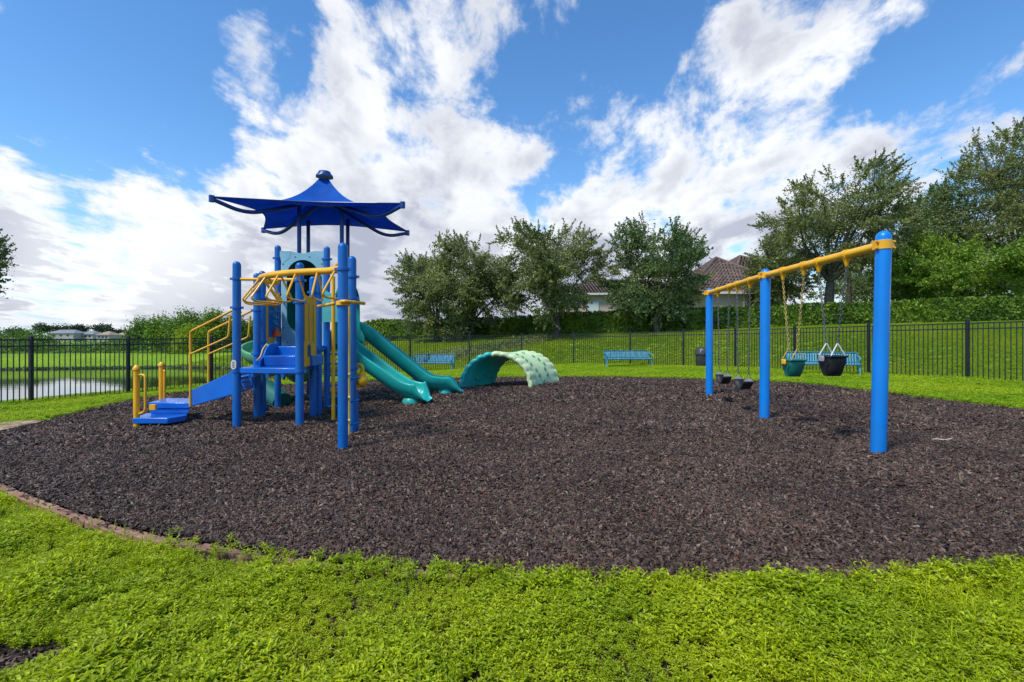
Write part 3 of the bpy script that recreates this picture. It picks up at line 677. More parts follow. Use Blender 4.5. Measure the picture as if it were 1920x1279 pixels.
# curved side cheek of the steps
mb = MB(); pl = [(8.2, Z1), (8.2, Z1+.10), (8.32, Z1+.16), (8.42, Z1+.30), (8.55, Z1+.38), (8.85, Z1+.40), (8.85, Z1)]
mb.prism([(-4.30, y, z) for y, z in pl], (.03, 0, 0)); mb.build('cheek_panel', PLBLUE, PS, bevel=.006)
mb = MB(); mb.tube(spline([(-4.33, 8.2, Z1+.10), (-4.33, 8.32, Z1+.16), (-4.33, 8.42, Z1+.30), (-4.33, 8.55, Z1+.38)], 4), .012, 8); mb.build('cheek_trim', PALEYEL, PS)
# entry steps and stair
def poly_step(pts, z0, z1, name='entry_step'):
    mb = MB(); mb.prism([(x, y, z0) for x, y in pts], (0, 0, z1-z0)); return mb.build(name, PLBLUE, PS, bevel=.014)
poly_step([(-6.24, 7.95), (-5.66, 7.95), (-5.56, 8.25), (-5.70, 8.50), (-6.42, 8.50), (-6.38, 8.4)], -.035, .062)
poly_step([(-6.33, 8.42), (-5.61, 8.42), (-6.02, 9.06), (-6.52, 9.06)], .15, .255)
poly_step([(-6.31, 8.44), (-5.63, 8.44), (-6.04, 9.03), (-6.49, 9.03)], .064, .148, 'step_riser')
for x, y in ((-6.1, 8.2), (-5.7, 8.3), (-6.35, 8.9), (-5.7, 8.9)): MB().tube([(x, y, -.25), (x, y, -.03)], .03, 10).build('step_leg', NAVY, PS)
def plate(p0, p1, h0=.0):
    mb = MB(); (xa, ya), (xb, yb) = p0, p1; d = Vector((xb-xa, yb-ya, 0)).normalized(); nrm = Vector((-d.y, d.x, 0))*.03
    za0, za1, zb0, zb1 = .19, .47, .40, .82
    zb1 = Z1-.03; zb0 = .47
    mb.prism([(xa, ya, za0), (xb, yb, zb0), (xb, yb, zb1), (xa, ya, za1)], nrm); return mb.build('stair_side', PLBLUE, PS, bevel=.01)
n0, n1 = (-5.585, 8.42), (-4.50, 7.93); f0, f1 = (-5.66, 9.28), (-4.72, 8.80)
plate(n0, n1); plate(f0, f1)
for i in range(5):
    f = (i+.3)/5; a = Vector((*n0, 0)).lerp(Vector((*n1, 0)), f); b = Vector((*f0, 0)).lerp(Vector((*f1, 0)), f); z = .30+(Z1-.36)*f
    mb = MB(); mb.prism([(a.x, a.y+.035, z), (b.x, b.y, z), (b.x+.20, b.y-.08, z), (a.x+.20, a.y-.05, z)], (0, 0, .035)); mb.build('tread', PLBLUE, PS)
for px, Z, nm in ((256, 8.0, 'grab_post'), (303, 9.12, 'grab_post')):
    x = (px-960)/F*Z; zt = .93; zb = tilt(x)-.12
    mb = MB(); mb.lathe((x, Z, zb), [(.044, 0), (.044, zt-zb-.09), (.055, zt-zb-.08), (.055, zt-zb-.05), (.045, zt-zb-.03), (.02, zt-zb)], 18); o = mb.build(nm, YEL, PS)
    l = MB(); dx = .16 if px == 256 else .07
    l.tube(fillet([(x+.03, Z, .77), (x+dx, Z-.02, .77), (x+dx, Z-.02, .16), (x+.03, Z, .12)], .09), .019, 10); l.build('grab_loop', YEL, o)
mb = MB(); mb.box((-6.24+.12, 8.25, .20), (.10, .05, .09)); mb.build('grab_bracket', YEL, PS)
def rail(pts, r=.019, name='handrail', m=YEL, fr_=.06, parent=PS): return MB().tube(fillet(pts, fr_), r, 10).build(name, m, parent)
for pA, Za, pB, Zb, yb, off in ((357, 8.42, 440, 7.86, 762, 0), (391, 9.28, 478, 8.86, 720, 0)):
    k = (pB-pA)
    top0 = W(pA, 622, Za); topB = W(pB, 580, Zb); low0 = W(pA, 664, Za); lowB = W(pA+k*.86, 632, Za+(Zb-Za)*.86); up = W(pA+k*.90, 592, Za+(Zb-Za)*.90)
    rail([W(pA, yb, Za), top0, topB], .02); rail([low0, lowB, up], .016)
    MB().lathe(W(pA, yb-4, Za), [(.024, 0), (.024, .14)], 12).build('rail_foot', YEL, PS)
# sticker on the front left post
mb = MB(); c = W(437.5, 684, A.y-.075); mb.prism([(c.x+.042*math.cos(a)*(1 if True else 1), c.y, c.z+.03*math.copysign(1, math.sin(a))+.045*math.sin(a)) for a in np.linspace(0, 2*math.pi, 20, endpoint=False)], (0, .03, 0)); st_ = mb.build('age_sign', WHITEP, PS)
mb = MB()
for q in range(4): mb.box((c.x, c.y-.002, c.z+.04-q*.026), (.038-.006*(q % 2), .004, .012))
mb.build('age_sign_print', mat('faded_red_brown_print', (.30, .12, .08), .6), st_)
# bar between the two front posts
rail([(A.x, A.y, zat(523.5, A.y)), (B.x, B.y, zat(524.5, B.y))], .024, 'top_bar')
# curved overhead beam with its hanging loops
zb_ = 2.262
bp = [Vector((C_.x-.06, C_.y+.12, zb_))]+[Vector(((px-960)/F*Z, Z, zb_)) for px, Z in ((612, 6.42), (575, 6.50), (540, 6.62), (512, 6.80), (493, 7.02), (489, 7.28), (500, 7.52), (520, 7.74))]
BP = spline(bp, 8); beam = MB().tube(BP, .045, 14).build('overhead_beam', YEL, PS)
def at_len(P, f):
    L = [0]
    for a, b in zip(P, P[1:]): L.append(L[-1]+(b-a).length)
    s = f*L[-1]; i = max(0, min(len(P)-2, sum(1 for q in L if q <= s)-1)); t = (s-L[i])/(L[i+1]-L[i]); return P[i].lerp(P[i+1], t), (P[i+1]-P[i]).normalized()
for f in (.05, .19, .33, .47, .61, .74, .86):
    p, t = at_len(BP, f); s = Vector((t.y, -t.x, 0)).normalized(); s = (s+t*.35).normalized(); w = .27; h = .37
    a = p+s*.035-Vector((0, 0, .03)); b = p-s*.035-Vector((0, 0, .03)); lo = Vector((0, 0, -h))
    MB().tube(fillet([a, p+s*w+lo*.92, p+s*(w-.08)+lo*1.02, p-s*(w-.08)+lo*1.02, p-s*w+lo*.92, b], .07, 4), .0135, 8).build('hanging_loop', YEL, PS)
# fixing knuckle on the tall post
mb = MB(); mb.tube(fillet([C_+Vector((-.02, .08, zat(502, C_.y)-C_.z)), C_+Vector((-.14, .22, 2.36-C_.z)), C_+Vector((-.22, .25, 2.26-C_.z))], .05), .02, 8); mb.build('beam_bracket', YEL, PS)
# two climbing poles with rungs and the bar that carries them
zc = zat(569, 6.35)
q = [W(597, 569, 6.9), W(622, 569, 6.45), W(641, 570, 6.03), W(658, 569, 6.1), W(683, 568.5, 6.35)]
for p in q: p.z = zc
MB().tube(spline(q, 6), .022, 10).build('climber_bar', YEL, PS)
mb = MB(); mb.lathe((C_.x, C_.y, zc-.05), [(.068, 0), (.085, .01), (.085, .055), (.068, .065)], 20); mb.build('yoke', YELPL, PS)
p1 = PG(625, 791); pole1 = MB().tube([(p1.x, p1.y, p1.z-.1), (p1.x, p1.y, 2.43)], .031, 12).build('climbing_pole', YELPL, PS)
for y in (664, 682, 704, 722, 745, 762):
    z = zat(y, p1.y); MB().tube([(p1.x-.09, p1.y-.02, z), (p1.x+.085, p1.y+.02, z)], .0175, 10).build('rung', BLUE, pole1)
p2 = PG(654, 820); pole2 = MB().tube([(p2.x, p2.y, p2.z-.1), (p2.x, p2.y, zc)], .026, 12).build('climbing_pole', PALEYEL, PS)
for y in (703, 746, 789):
    z = zat(y, p2.y); MB().tube([(p2.x-.045, p2.y, z-.02), (p2.x-.03, p2.y-.03, z), (p2.x+.03, p2.y-.03, z+.012)], .017, 8).build('rung', PALEYEL, pole2)
    MB().tube([(p2.x+.02, p2.y, z-.06), (p2.x+.12, p2.y+.1, z-.04)], .016, 8).build('rung', BLUE, pole2)
# talk tube on its short post
s1 = PG(668, 810); zt = zat(722, s1.y); post(PS, s1, zt, r=.034)
o = MB().lathe((s1.x+.01, s1.y-.02, zt-.06), [(.04, 0)]+[(.05 if i % 2 else .038, .02+i*.016) for i in range(11)]+[(.045, .2)], 18).build('talk_tube', YELPL, PS)
MB().lathe((s1.x+.10, s1.y-.02, zt-.01), [(.02, -.005), (.06, .01), (.085, .05), (.088, .09), (.07, .13), (.05, .16), (.045, .2)], 18).build('tube_bell', YELPL, o)
c = Vector((s1.x+.05, s1.y-.02, zt+.235)); MB().tube([c+Vector((.055*math.cos(a), 0, .075*math.sin(a))) for a in np.linspace(0, 2*math.pi, 22, endpoint=False)], .026, 10, closed=True).build('tube_handle', YELPL, o)
# yellow slotted panel on the right side of the front deck
def wall_panel(name, p, q, z0, z1, m, th_=.03, inset=.06, groove=True, gm=None):
    d = Vector((q.x-p.x, q.y-p.y, 0)); L = d.length; d.normalize(); n = Vector((-d.y, d.x, 0))
    a = Vector((p.x, p.y, 0))+d*inset; b = Vector((q.x, q.y, 0))-d*inset; W_ = (b-a).length
    def P(u, z): return a+d*u+Vector((0, 0, z))
    mb = MB(); mb.prism([P(0, z0), P(W_*.6, z0), P(W_, z0+.09), P(W_, z1-.06), P(W_*.75, z1-.0), P(W_*.5, z1-.02), P(W_*.25, z1), P(0, z1-.06)], n*th_); o = mb.build(name, m, PS, bevel=.008)
    g = MB()
    for u in ((.22, .5, .78) if groove else ()): g.bar(P(W_*u, z0+.42)-n*.002, P(W_*u, z1-.14)-n*.002, .006, .012); g.bar(P(W_*u, z0+.42)+n*(th_+.002), P(W_*u, z1-.14)+n*(th_+.002), .006, .012)
    if groove:
        for s in (-.003, th_+.001): g.prism([P(W_*.42+.0, z0+.16)+n*s, P(W_*.62, z0+.16)+n*s, P(W_*.62, z0+.34)+n*s, P(W_*.52, z0+.38)+n*s, P(W_*.42, z0+.34)+n*s], n*.002)
        g.build('panel_slots', gm or NAVY, o)
    return o, P, W_, n
wall_panel('yellow_panel', B, W(594, 690, 8.72), .90, 2.10, YELPL, inset=.03)
# toy panel on the left side of the second deck
tp, P_, W_, nn = wall_panel('toy_panel', Fp, G, 1.26, 2.15, YELPL, groove=False)
MB().tube([P_(.02, 1.2)-nn*.03, P_(.02, 2.1)-nn*.03], .012, 8).build('panel_edge', PALEYEL, tp)
h = MB(); h.prism([P_(W_*.34, 1.4)+nn*.035, P_(W_*.92, 1.4)+nn*.035, P_(W_*.92, 2.1)+nn*.035, P_(W_*.34, 2.1)+nn*.035], nn*.004); h.prism([P_(W_*.34, 1.4)-nn*.006, P_(W_*.92, 1.4)-nn*.006, P_(W_*.92, 2.1)-nn*.006, P_(W_*.34, 2.1)-nn*.006], nn*.004); h.build('toy_window', BLUE, tp)
MB().tube([P_(W_*.62+.05*math.cos(a), 1.62+a*.02)-nn*(.06+.05*math.sin(a)) for a in np.linspace(0, 18, 60)], .014, 8).build('spiral_toy', TEAL, tp)
MB().lathe(P_(W_*.66, 1.42)-nn*.07, [(.11, 0), (.10, .03), (.05, .12), (.02, .17)], 16).build('cone_toy', ORANGE, tp)
MB().lathe(P_(W_*.55, 2.0)-nn*.07, [(.03, 0), (.07, .04), (.08, .09), (.04, .15)], 16).build('knob_toy', ORANGE, tp)
MB().bar(P_(W_*.45, 2.05)-nn*.05, P_(W_*.95, 2.28)-nn*.05, .03, .05).build('toy_arm', PALEYEL, tp)
# light blue entrance panel with its arched opening
def entrance():
    z0, z1 = zat(651, 10.03), zat(473, 10.03); x0, x1 = G.x+.09, H.x-.08; y = 10.02; xc = (x0+x1)/2
    r = .33; cz = z1-.16-r; lowz = z0+.28
    n = 48; inner = []
    for i in range(n):
        a = 2*math.pi*i/n
        if math.sin(a) >= 0: inner.append((xc+r*math.cos(a), cz+r*math.sin(a)))
        else: inner.append((xc+r*math.cos(a), lowz+r+(r)*math.sin(a)))
    def outer(a):
        dx, dz = math.cos(a), math.sin(a); W2 = (x1-x0)/2; zm = (z0+z1)/2; Hh = (z1-z0)/2
        t = min(W2/abs(dx) if abs(dx) > 1e-6 else 1e9, Hh/abs(dz) if abs(dz) > 1e-6 else 1e9); X, Z = xc+dx*t, zm+dz*t
        if Z > z1-.001: Z += .025*math.cos((X-xc)/W2*math.pi*1.5)*-1+.0
        return X, Z
    V = []; 
    zm = (z0+z1)/2
    for i in range(n):
        ix, iz = inner[i]; a = math.atan2(iz-zm, ix-xc); V.append((ix, iz)); V.append(outer(a))
    mb = MB(); pts = [(x, y, z) for x, z in V]+[(x, y+.03, z) for x, z in V]; m = len(V); Fc = []
    for i in range(n):
        a, b, c, d = 2*i, 2*i+1, (2*i+3) % m, (2*i+2) % m
        Fc += [(a, b, c, d), (m+a, m+d, m+c, m+b), (a, d, m+d, m+a), (b, m+b, m+c, c)]
    mb.add(pts, Fc)
    o = mb.build('entrance_panel', PANELB, PS, ang=25)
    # ears at the upper corners
    for s, xx in ((-1, x0), (1, x1)): MB().prism([(xx-s*.01, y-.004, z1-.24), (xx+s*.03, y-.004, z1-.12), (xx+s*.055, y-.004, z1-.04), (xx+s*.03, y-.004, z1+.03), (xx-s*.20, y-.004, z1+.015), (xx-s*.17, y-.004, z1-.12)], (0, .038, 0)).build('panel_corner', PANELB, o)
    # dark green hood behind the opening
    V = []; Fc = []; k = 9
    for j in range(k):
        yy = y+.032+j*.11; q = 1-.04*j
        for i in range(n): V.append((xc+(inner[i][0]-xc)*1.02*q, yy, (inner[i][1]-zm)*1.01*q+zm))
    for j in range(k-1):
        for i in range(n): Fc.append((j*n+i, j*n+(i+1) % n, (j+1)*n+(i+1) % n, (j+1)*n+i))
    Fc.append(tuple((k-1)*n+i for i in range(n)))
    MB().add(V, Fc).build('tunnel_hood', TEALD, PS)
    b = MB()
    for X, Z in ((x0+.03, z1-.25), (x0+.05, z0+.9), (x0+.05, z0+.4), (x1-.03, z1-.25), (x1-.04, z0+.8), (xc-.15, z1-.1), (xc+.15, z1-.1), (x1-.1, z0+.12), (x0+.12, z0+.1)): b.lathe((X, y, Z), [(.013, 0), (.013, .006)], 10, ax=(0, -1, 0))
    b.build('panel_bolts', NAVY, o)
entrance()
# twin slides
SP = []
for i in range(17): a = math.pi+math.pi*i/16; SP.append((.285*math.cos(a), .27+.30*math.sin(a)))
for i in range(1, 6): a = math.pi*i/6; SP.append((.257+.033*math.cos(a), .27+.04*math.sin(a)))
for i in range(0, 17): a = -math.pi*i/16; SP.append((.225*math.cos(a), .255+.235*math.sin(a)))
for i in range(1, 6): a = math.pi*i/6; SP.append((-.257+.033*math.cos(a), .27+.04*math.sin(a)))
def sweep(name, path, prof, m, parent, lat=None, hs=None, ws=None):
    V = []; Fc = []; k = len(prof); n = len(path)
    for i, p in enumerate(path):
        t = (path[min(i+1, n-1)]-path[max(i-1, 0)]).normalized(); s = Vector((t.y, -t.x, 0)); s = s.normalized() if s.length > .01 else Vector((0, -1, 0)); u = s.cross(t).normalized()
        if u.z < 0: u = -u
        if lat is not None: s = lat
        h = hs[i] if hs else 1; w = ws[i] if ws else 1
        for a, b in prof: V.append(p+s*a*w+u*b*h)
    for i in range(n-1):
        for j in range(k): Fc.append((i*k+j, i*k+(j+1) % k, (i+1)*k+(j+1) % k, (i+1)*k+j))
    Fc.append(tuple(range(k))[::-1]); Fc.append(tuple((n-1)*k+j for j in range(k)))
    return MB().add(V, Fc).build(name, m, parent, ang=50)
def slide(ctrl, lab):
    P = spline([Vector(c) for c in ctrl], 7); n = len(P); hs = [1-.80*float(sstep((i/(n-1)-.79)/.17)) for i in range(n)]; ws = [1-.22*float(sstep((i/(n-1)-.88)/.12)) for i in range(n)]
    hs = [h*(1+.10*math.exp(-((i/(n-1)-.77)/.035)**2)) for i, h in enumerate(hs)]
    o = sweep('slide', P, SP, TEAL, PS, hs=hs, ws=ws); o['label'] = lab; return o
def SW(px, y, Z, dz): p = W(px, y, Z); p.z -= dz; return p
n_sl = slide([SW(604, 622, 10.75, .30), SW(622, 622, 10.7, .30), SW(640, 630, 10.66, .30), SW(665, 650, 10.6, .31), SW(700, 675, 10.5, .32), SW(735, 700, 10.43, .32), SW(757, 712, 10.38, .32), SW(775, 717, 10.34, .32), SW(785, 720, 10.3, .31), SW(794, 749, 10.27, .0), SW(803, 752.5, 10.25, .0)], 'nearer teal slide')
f_sl = slide([SW(650, 602, 11.9, .30), SW(664, 602, 11.9, .30), SW(680, 608, 11.95, .31), SW(705, 627, 12.0, .32), SW(740, 655, 12.05, .32), SW(780, 687, 12.1, .32), SW(803, 701, 12.12, .32), SW(826, 706, 12.14, .31), SW(842, 709, 12.16, .30), SW(856, 734, 12.17, .0), SW(868, 738, 12.18, .0)], 'farther teal slide')
for px, y, Z, par in ((771, 752, 10.3, n_sl), (836, 739, 12.14, f_sl)):
    p = W(px, y, Z); zg = tilt(p.x); MB().lathe((p.x, p.y, zg+.02), [(.18, 0), (.195, .02), (.185, .08), (.15, .13), (.08, .15)], 20).build('slide_foot', TEAL, par)
    MB().lathe((p.x+.0, p.y-.1, zg-.02), [(.03, 0), (.03, .05)], 10).build('foot_bolt', YEL, par)
# teal side hoods over the slide entrances
def hood(xa, ya, yb, z0, z1):
    V = []; Fc = []; n = 12
    sec = [(ya, z0), (ya, z0+(z1-z0)*.55), (ya+.06, z0+(z1-z0)*.85), ((ya+yb)/2, z1), (yb-.06, z0+(z1-z0)*.85), (yb, z0+(z1-z0)*.55), (yb, z0)]
    S = spline([Vector((0, a, b)) for a, b in sec], 4)
    mb = MB(); k = len(S); c = Vector((0, (ya+yb)/2, (z0+z1)/2-.1))
    for x, q in ((xa, 1.0), (xa+.30, .94), (xa+.30, .88), (xa+.02, .92)):
        for s in S: p = c+(s-c)*q; V.append((x+(.1 if q > .93 and x > xa and s.z < z0+.3 else 0), p.y, p.z))
    for j in range(4):
        for i in range(k-1): a = j*k+i; b = ((j+1) % 4)*k+i; Fc.append((a, a+1, b+1, b))
    return MB().add(V, Fc).build('slide_hood', TEAL, PS, ang=50)
hood(H.x+.06, 10.3, 11.05, 1.26, zat(532, 10.6))
# spiral slide behind the left side
def spiral():
    c = Vector((-5.42, 11.2, 0)); r = .46; P = []
    for i in range(60):
        t = i/59; a = R_(62)+R_(318)*t; z = 1.34-.98*t; P.append(Vector((c.x+r*math.cos(a), c.y+r*math.sin(a), z)))
    prof = [(x*1.1, z*.95) for x, z in SP]
    V = []; k = len(prof)
    o = sweep('spiral_slide', P, prof, LGREEN, PS)
    MB().tube([(c.x, c.y, -.3), (c.x, c.y, 1.5)], .05, 14).build('spiral_post', BLUE, o)
    e = W(513, 742, 10.45)
    MB().tube([W(497, 727, 10.75), W(512, 740, 10.5), W(529, 754, 10.3)], .21, 20).build('tube_exit', TEALD, o)
spiral()
# blue guard panels and enclosure rails on the rear tower
for p, q, z0, z1 in ((T1, T3, 1.56, 2.5), (T3, T4, 1.56, 2.5), (G, T1, 1.28, 2.3)):
    o = rail([(p.x, p.y, z1), (q.x, q.y, z1)], .018, 'guard_rail', TEAL); rail([(p.x, p.y, z0), (q.x, q.y, z0)], .018, 'guard_rail', TEAL)
    for f in (.2, .4, .6, .8): a = p.lerp(q, f); MB().tube([(a.x, a.y, z0), (a.x, a.y, z1)], .011, 8).build('guard_bar', TEAL, PS)
# light teal barrier right of the entrance
MB().prism([W(600, 604, 9.84), W(633, 604, 9.84), W(634, 585, 9.84), W(628, 562, 9.84), W(617, 548, 9.84), W(604, 542, 9.84), W(600, 544, 9.84)], (0, .03, 0)).build('side_barrier', mat('light_teal_polyethylene', (.10, .46, .42), .42, .4, noise=(4, .12), dirt=.1), PS)
# ladder-like rungs under the rear deck
MB().lathe(W(499, 770, 9.2), [(.05, 0), (.05, .12)], 12).build('support_sleeve', NAVY, PS)
# shade canopy
def canopy():
    zc_ = 4.27; tips = [W(px, y, (zc_-CAMZ)*F/(HY-y)) for px, y in ((397, 369), (755, 381), (764, 434), (494, 429))]   # fl, fr, br, bl
    c = sum(tips, Vector())/4; c.z = 0; apex = Vector((c.x, c.y, 5.34)); hub = Vector((c.x, c.y, 4.66))
    nE, nR = 16, 14; V = []; Fc = []
    ring = []
    for e in range(4):
        a, b = tips[e], tips[(e+1) % 4]
        for i in range(nE):
            t = i/nE; p = a.lerp(b, t); sag = 4*t*(1-t); inn = Vector((c.x-p.x, c.y-p.y, 0)); p = p+inn*.25*sag; p.z += .06*sag; ring.append(p)
    n = len(ring)
    for j in range(nR+1):
        s = .055+(1-.055)*j/nR
        for i, p in enumerate(ring):
            q = Vector((c.x, c.y, 0)).lerp(Vector((p.x, p.y, 0)), s); t = (i % nE)/nE
            crease = abs(2*t-1)**2*.16*math.sin(math.pi*s)*-0
            q.z = p.z+(apex.z-p.z)*(1-s)**3.5+crease+.10*(abs(2*t-1)**3)*math.sin(math.pi*min(1, s))*.5; V.append(q)
    for j in range(nR):
        for i in range(n): Fc.append((j*n+i, j*n+(i+1) % n, (j+1)*n+(i+1) % n, (j+1)*n+i))
    o = MB().add(V, Fc).build('shade_canopy', FABRIC, PS, ang=80)
    so = o.modifiers.new('thick', 'SOLIDIFY'); so.thickness = .006
    MB().tube(ring, .014, 8, closed=True).build('canopy_hem', NAVY, o)
    MB().lathe((c.x, c.y, 5.24), [(.10, -.02), (.21, -.03), (.20, .0), (.15, .06), (.14, .10), (.03, .115)], 8).build('canopy_cap', NAVY, o)
    for tp_ in tips:
        el = hub.lerp(Vector((tp_.x, tp_.y, 4.12)), .72); el.z = 4.03; en = Vector((tp_.x, tp_.y, zc_-.045))
        d = (en-hub); k = Vector((d.x, d.y, 0)).normalized()
        pts = fillet([hub, el, en], .35, 8); MB().tube(pts, .043, 12).build('canopy_arm', NAVY, PS)
        MB().tube([en-Vector((0, 0, .06)), en+Vector((0, 0, .07))], .055, 12).build('arm_end', NAVY, PS)
    mb = MB(); mb.lathe(hub, [(.07, -.13), (.24, -.11), (.26, -.02), (.24, .09), (.07, .11)], 10); mb.build('canopy_hub', NAVY, PS)
canopy()

# ------------------------------------------------------------------ swing frame
SP1, SP2, SP3 = PG(1646, 852), PG(1433, 783), PG(1330, 743)
SW_ = finish(empty('swing_frame', SP2), 'bright blue three post swing frame with a yellow top beam', 'swing frame')
ZB = 2.40
def blue_post(p, ztop, lean):
    return post(SW_, p, ztop, r=.076, m=SWBLUE, lean=lean, seg=28)
blue_post(SP1, 2.56, (.065, 0)); blue_post(SP2, 2.51, (.02, 0)); blue_post(SP3, 2.50, (0, 0))
BA, BB, BC = Vector((SP1.x+.06, SP1.y, ZB)), Vector((SP2.x+.02, SP2.y, ZB)), Vector((SP3.x, SP3.y, ZB))
dirb = (BC-BA).normalized()
for a, b in ((BA, BB), (BB, BC)): d = (b-a).normalized(); MB().tube([a+d*.07, b-d*.07], .052, 18).build('beam', YEL, SW_)
for p in (BA, BB, BC):
    mb = MB(); mb.lathe(p-Vector((0, 0, .052)), [(.078, 0), (.084, .004), (.084, .100), (.078, .104)], 24)
    for s in (-1, 1):
        for k in (-.035, .035): mb.lathe(p+Vector((s*.094, -.03, k)), [(.011, -.02), (.011, .02)], 8, ax=(0, 1, 0))
        mb.box(p+Vector((s*.092, 0, 0)), (.03, .05, .10))
    mb.build('beam_clamp', YEL, SW_)
def on_beam(px):
    t = (px-960)/F
    for a, b in ((BA, BB), (BB, BC)):
        # x = t*y on the segment
        den = (b.x-a.x)-t*(b.y-a.y); f = (t*a.y-a.x)/den
        if -.05 <= f <= 1.05: return a.lerp(b, f)
    return BA.lerp(BC, .5)
hang = [on_beam(p) for p in (1346, 1367, 1382, 1406, 1468, 1507, 1535, 1587)]
for p in hang:
    mb = MB(); d = dirb; mb.tube([p-d*.035, p+d*.035], .062, 18); o = mb.build('hanger_sleeve', YEL, SW_)
    MB().lathe(p-Vector((0, 0, .15)), [(.012, 0), (.022, .015), (.026, .05), (.038, .08), (.05, .11)], 12).build('hanger', YEL, o)
def chain(a, b, m, parent, link_l=.05, wire=.0055, w=.011):
    a = Vector(a); b = Vector(b); n = max(2, int((b-a).length/(link_l*.78))); mb = MB(); d = (b-a)/n; t = d.normalized(); u = t.orthogonal().normalized(); v = t.cross(u)
    for i in range(n):
        s = u if i % 2 else v; c = a+d*(i+.5); L = link_l/2
        mb.tube([c-t*(L*.6)-s*w, c-t*L, c-t*(L*.6)+s*w, c+t*(L*.6)+s*w, c+t*L, c+t*(L*.6)-s*w], wire, 5, closed=True)
    return mb.build('chain', m, parent)
def bucket(pa, pb, y0, y1, m, mp, chm, lab, strapm):
    c = (pa+pb)/2; d = Vector((pb.x-pa.x, pb.y-pa.y, 0)).normalized(); s = Vector((-d.y, d.x, 0)); ztop = zat(y0, c.y); zbot = zat(y1, c.y); H_ = ztop-zbot
    root = finish(empty('bucket_swing', (c.x, c.y, ztop)), lab, 'swing', 'swings hanging from the yellow beam')
    # tub with leg openings: side walls, front and back shells, bottom
    prof = [(-.17, 1.0), (-.165, .72), (-.15, .42), (-.11, .14), (-.05, .0), (.05, .0), (.11, .14), (.15, .42), (.165, .72), (.17, 1.0)]
    V = []; Fc = []; k = len(prof); wd = [-.135, -.13, .13, .135]
    for q, dd in enumerate((-.15, .15)):
        for a, b in prof: V.append(c+d*a*(.64)+s*dd*.74*(.72+.28*b)+Vector((0, 0, zbot-c.z+b*H_)))
    for i in range(k-1): Fc.append((i, i+1, k+i+1, k+i))
    tub = MB().add(V, Fc).build('tub', m, root, ang=60); so = tub.modifiers.new('thick', 'SOLIDIFY'); so.thickness = .014
    # front and back faces, cut away for the legs
    for sg in (-1, 1):
        V = []
        pts = [(-.16, 1.0), (.16, 1.0), (.158, .62), (.10, .52), (.055, .30), (.05, .02), (-.05, .02), (-.055, .30), (-.10, .52), (-.158, .62)]
        f = MB(); f.prism([c+d*a*.64+s*sg*.11*(.72+.28*b)+Vector((0, 0, zbot-c.z+b*H_)) for a, b in pts], s*.012*sg); f.build('seat_front' if sg < 0 else 'seat_back', m, root, ang=30)
        f = MB(); f.box(c+s*sg*.135+Vector((0, 0, zbot-c.z+H_*.88)), (.10, .03, H_*.30), rz=math.atan2(d.y, d.x)); f.build('pad', mp, root, bevel=.012)
    r_ = MB(); r_.tube(fillet([c+d*.12+s*.12+Vector((0, 0, ztop-c.z)), c-d*.12+s*.12+Vector((0, 0, ztop-c.z)), c-d*.12-s*.12+Vector((0, 0, ztop-c.z)), c+d*.12-s*.12+Vector((0, 0, ztop-c.z)), c+d*.12+s*.115+Vector((0, 0, ztop-c.z))], .04), .014, 8); r_.build('rim', m, root)
    for sg, pt in ((-1, pa), (1, pb)):
        top = pt-Vector((0, 0, .15)); bt = c+d*sg*.11; bt.z = ztop+.17
        chain(top, bt, chm, root)
        for q in (-1, 1): MB().tube([bt, c+d*sg*.12+s*q*.10+Vector((0, 0, ztop-c.z-.01))], .008, 6).build('strap', strapm, root)
    return root
bucket(hang[4], hang[5], 675, 706, BUCKG, YELPL, CHAINY, 'dark green bucket swing with a yellow pad, hanging on yellow chains', CHAINY)
bucket(hang[6], hang[7], 668, 705, RUBBER, GREYP, CHAIN, 'black bucket swing with a grey pad, hanging nearest the big post', WHITEP)
def belt(pa, pb, yt, yb_, lab, off):
    c = (pa+pb)/2+Vector((off, 0, 0)); d = Vector((pb.x-pa.x, pb.y-pa.y, 0)).normalized(); s = Vector((-d.y, d.x, 0)); zt_ = zat(yt, c.y); zb2 = zat(yb_, c.y)
    root = finish(empty('belt_swing', (c.x, c.y, zb2)), lab, 'swing', 'swings hanging from the yellow beam')
    P = [c+d*(.25*u)+Vector((0, 0, zb2-c.z+(zt_-zb2)*abs(u)**2.2)) for u in np.linspace(-1, 1, 13)]
    V = []; Fc = []
    for p in P: V += [p-s*.085, p+s*.085]
    for i in range(12): Fc.append((2*i, 2*i+1, 2*i+3, 2*i+2))
    o = MB().add(V, Fc).build('seat', RUBBER, root, ang=60); so = o.modifiers.new('thick', 'SOLIDIFY'); so.thickness = .014
    for sg, pt, e in ((-1, pa, P[0]), (1, pb, P[-1])):
        t = e+Vector((0, 0, .14)); chain(pt-Vector((0, 0, .15)), t, CHAIN, root)
        MB().tube([t, e-s*.07], .006, 6).tube([t, e+s*.07], .006, 6).build('shackle', CHAIN, root)
        MB().prism([e-s*.085, e+s*.085, e+s*.04+Vector((0, 0, .045)), e-s*.04+Vector((0, 0, .045))], d*.012).build('belt_end', GREYP, root)
belt(hang[0], hang[1], 704, 720, 'black belt swing hanging nearest the farthest blue post', 0)
belt(hang[2], hang[3], 713, 730, 'black belt swing hanging beside the middle blue post', 0)

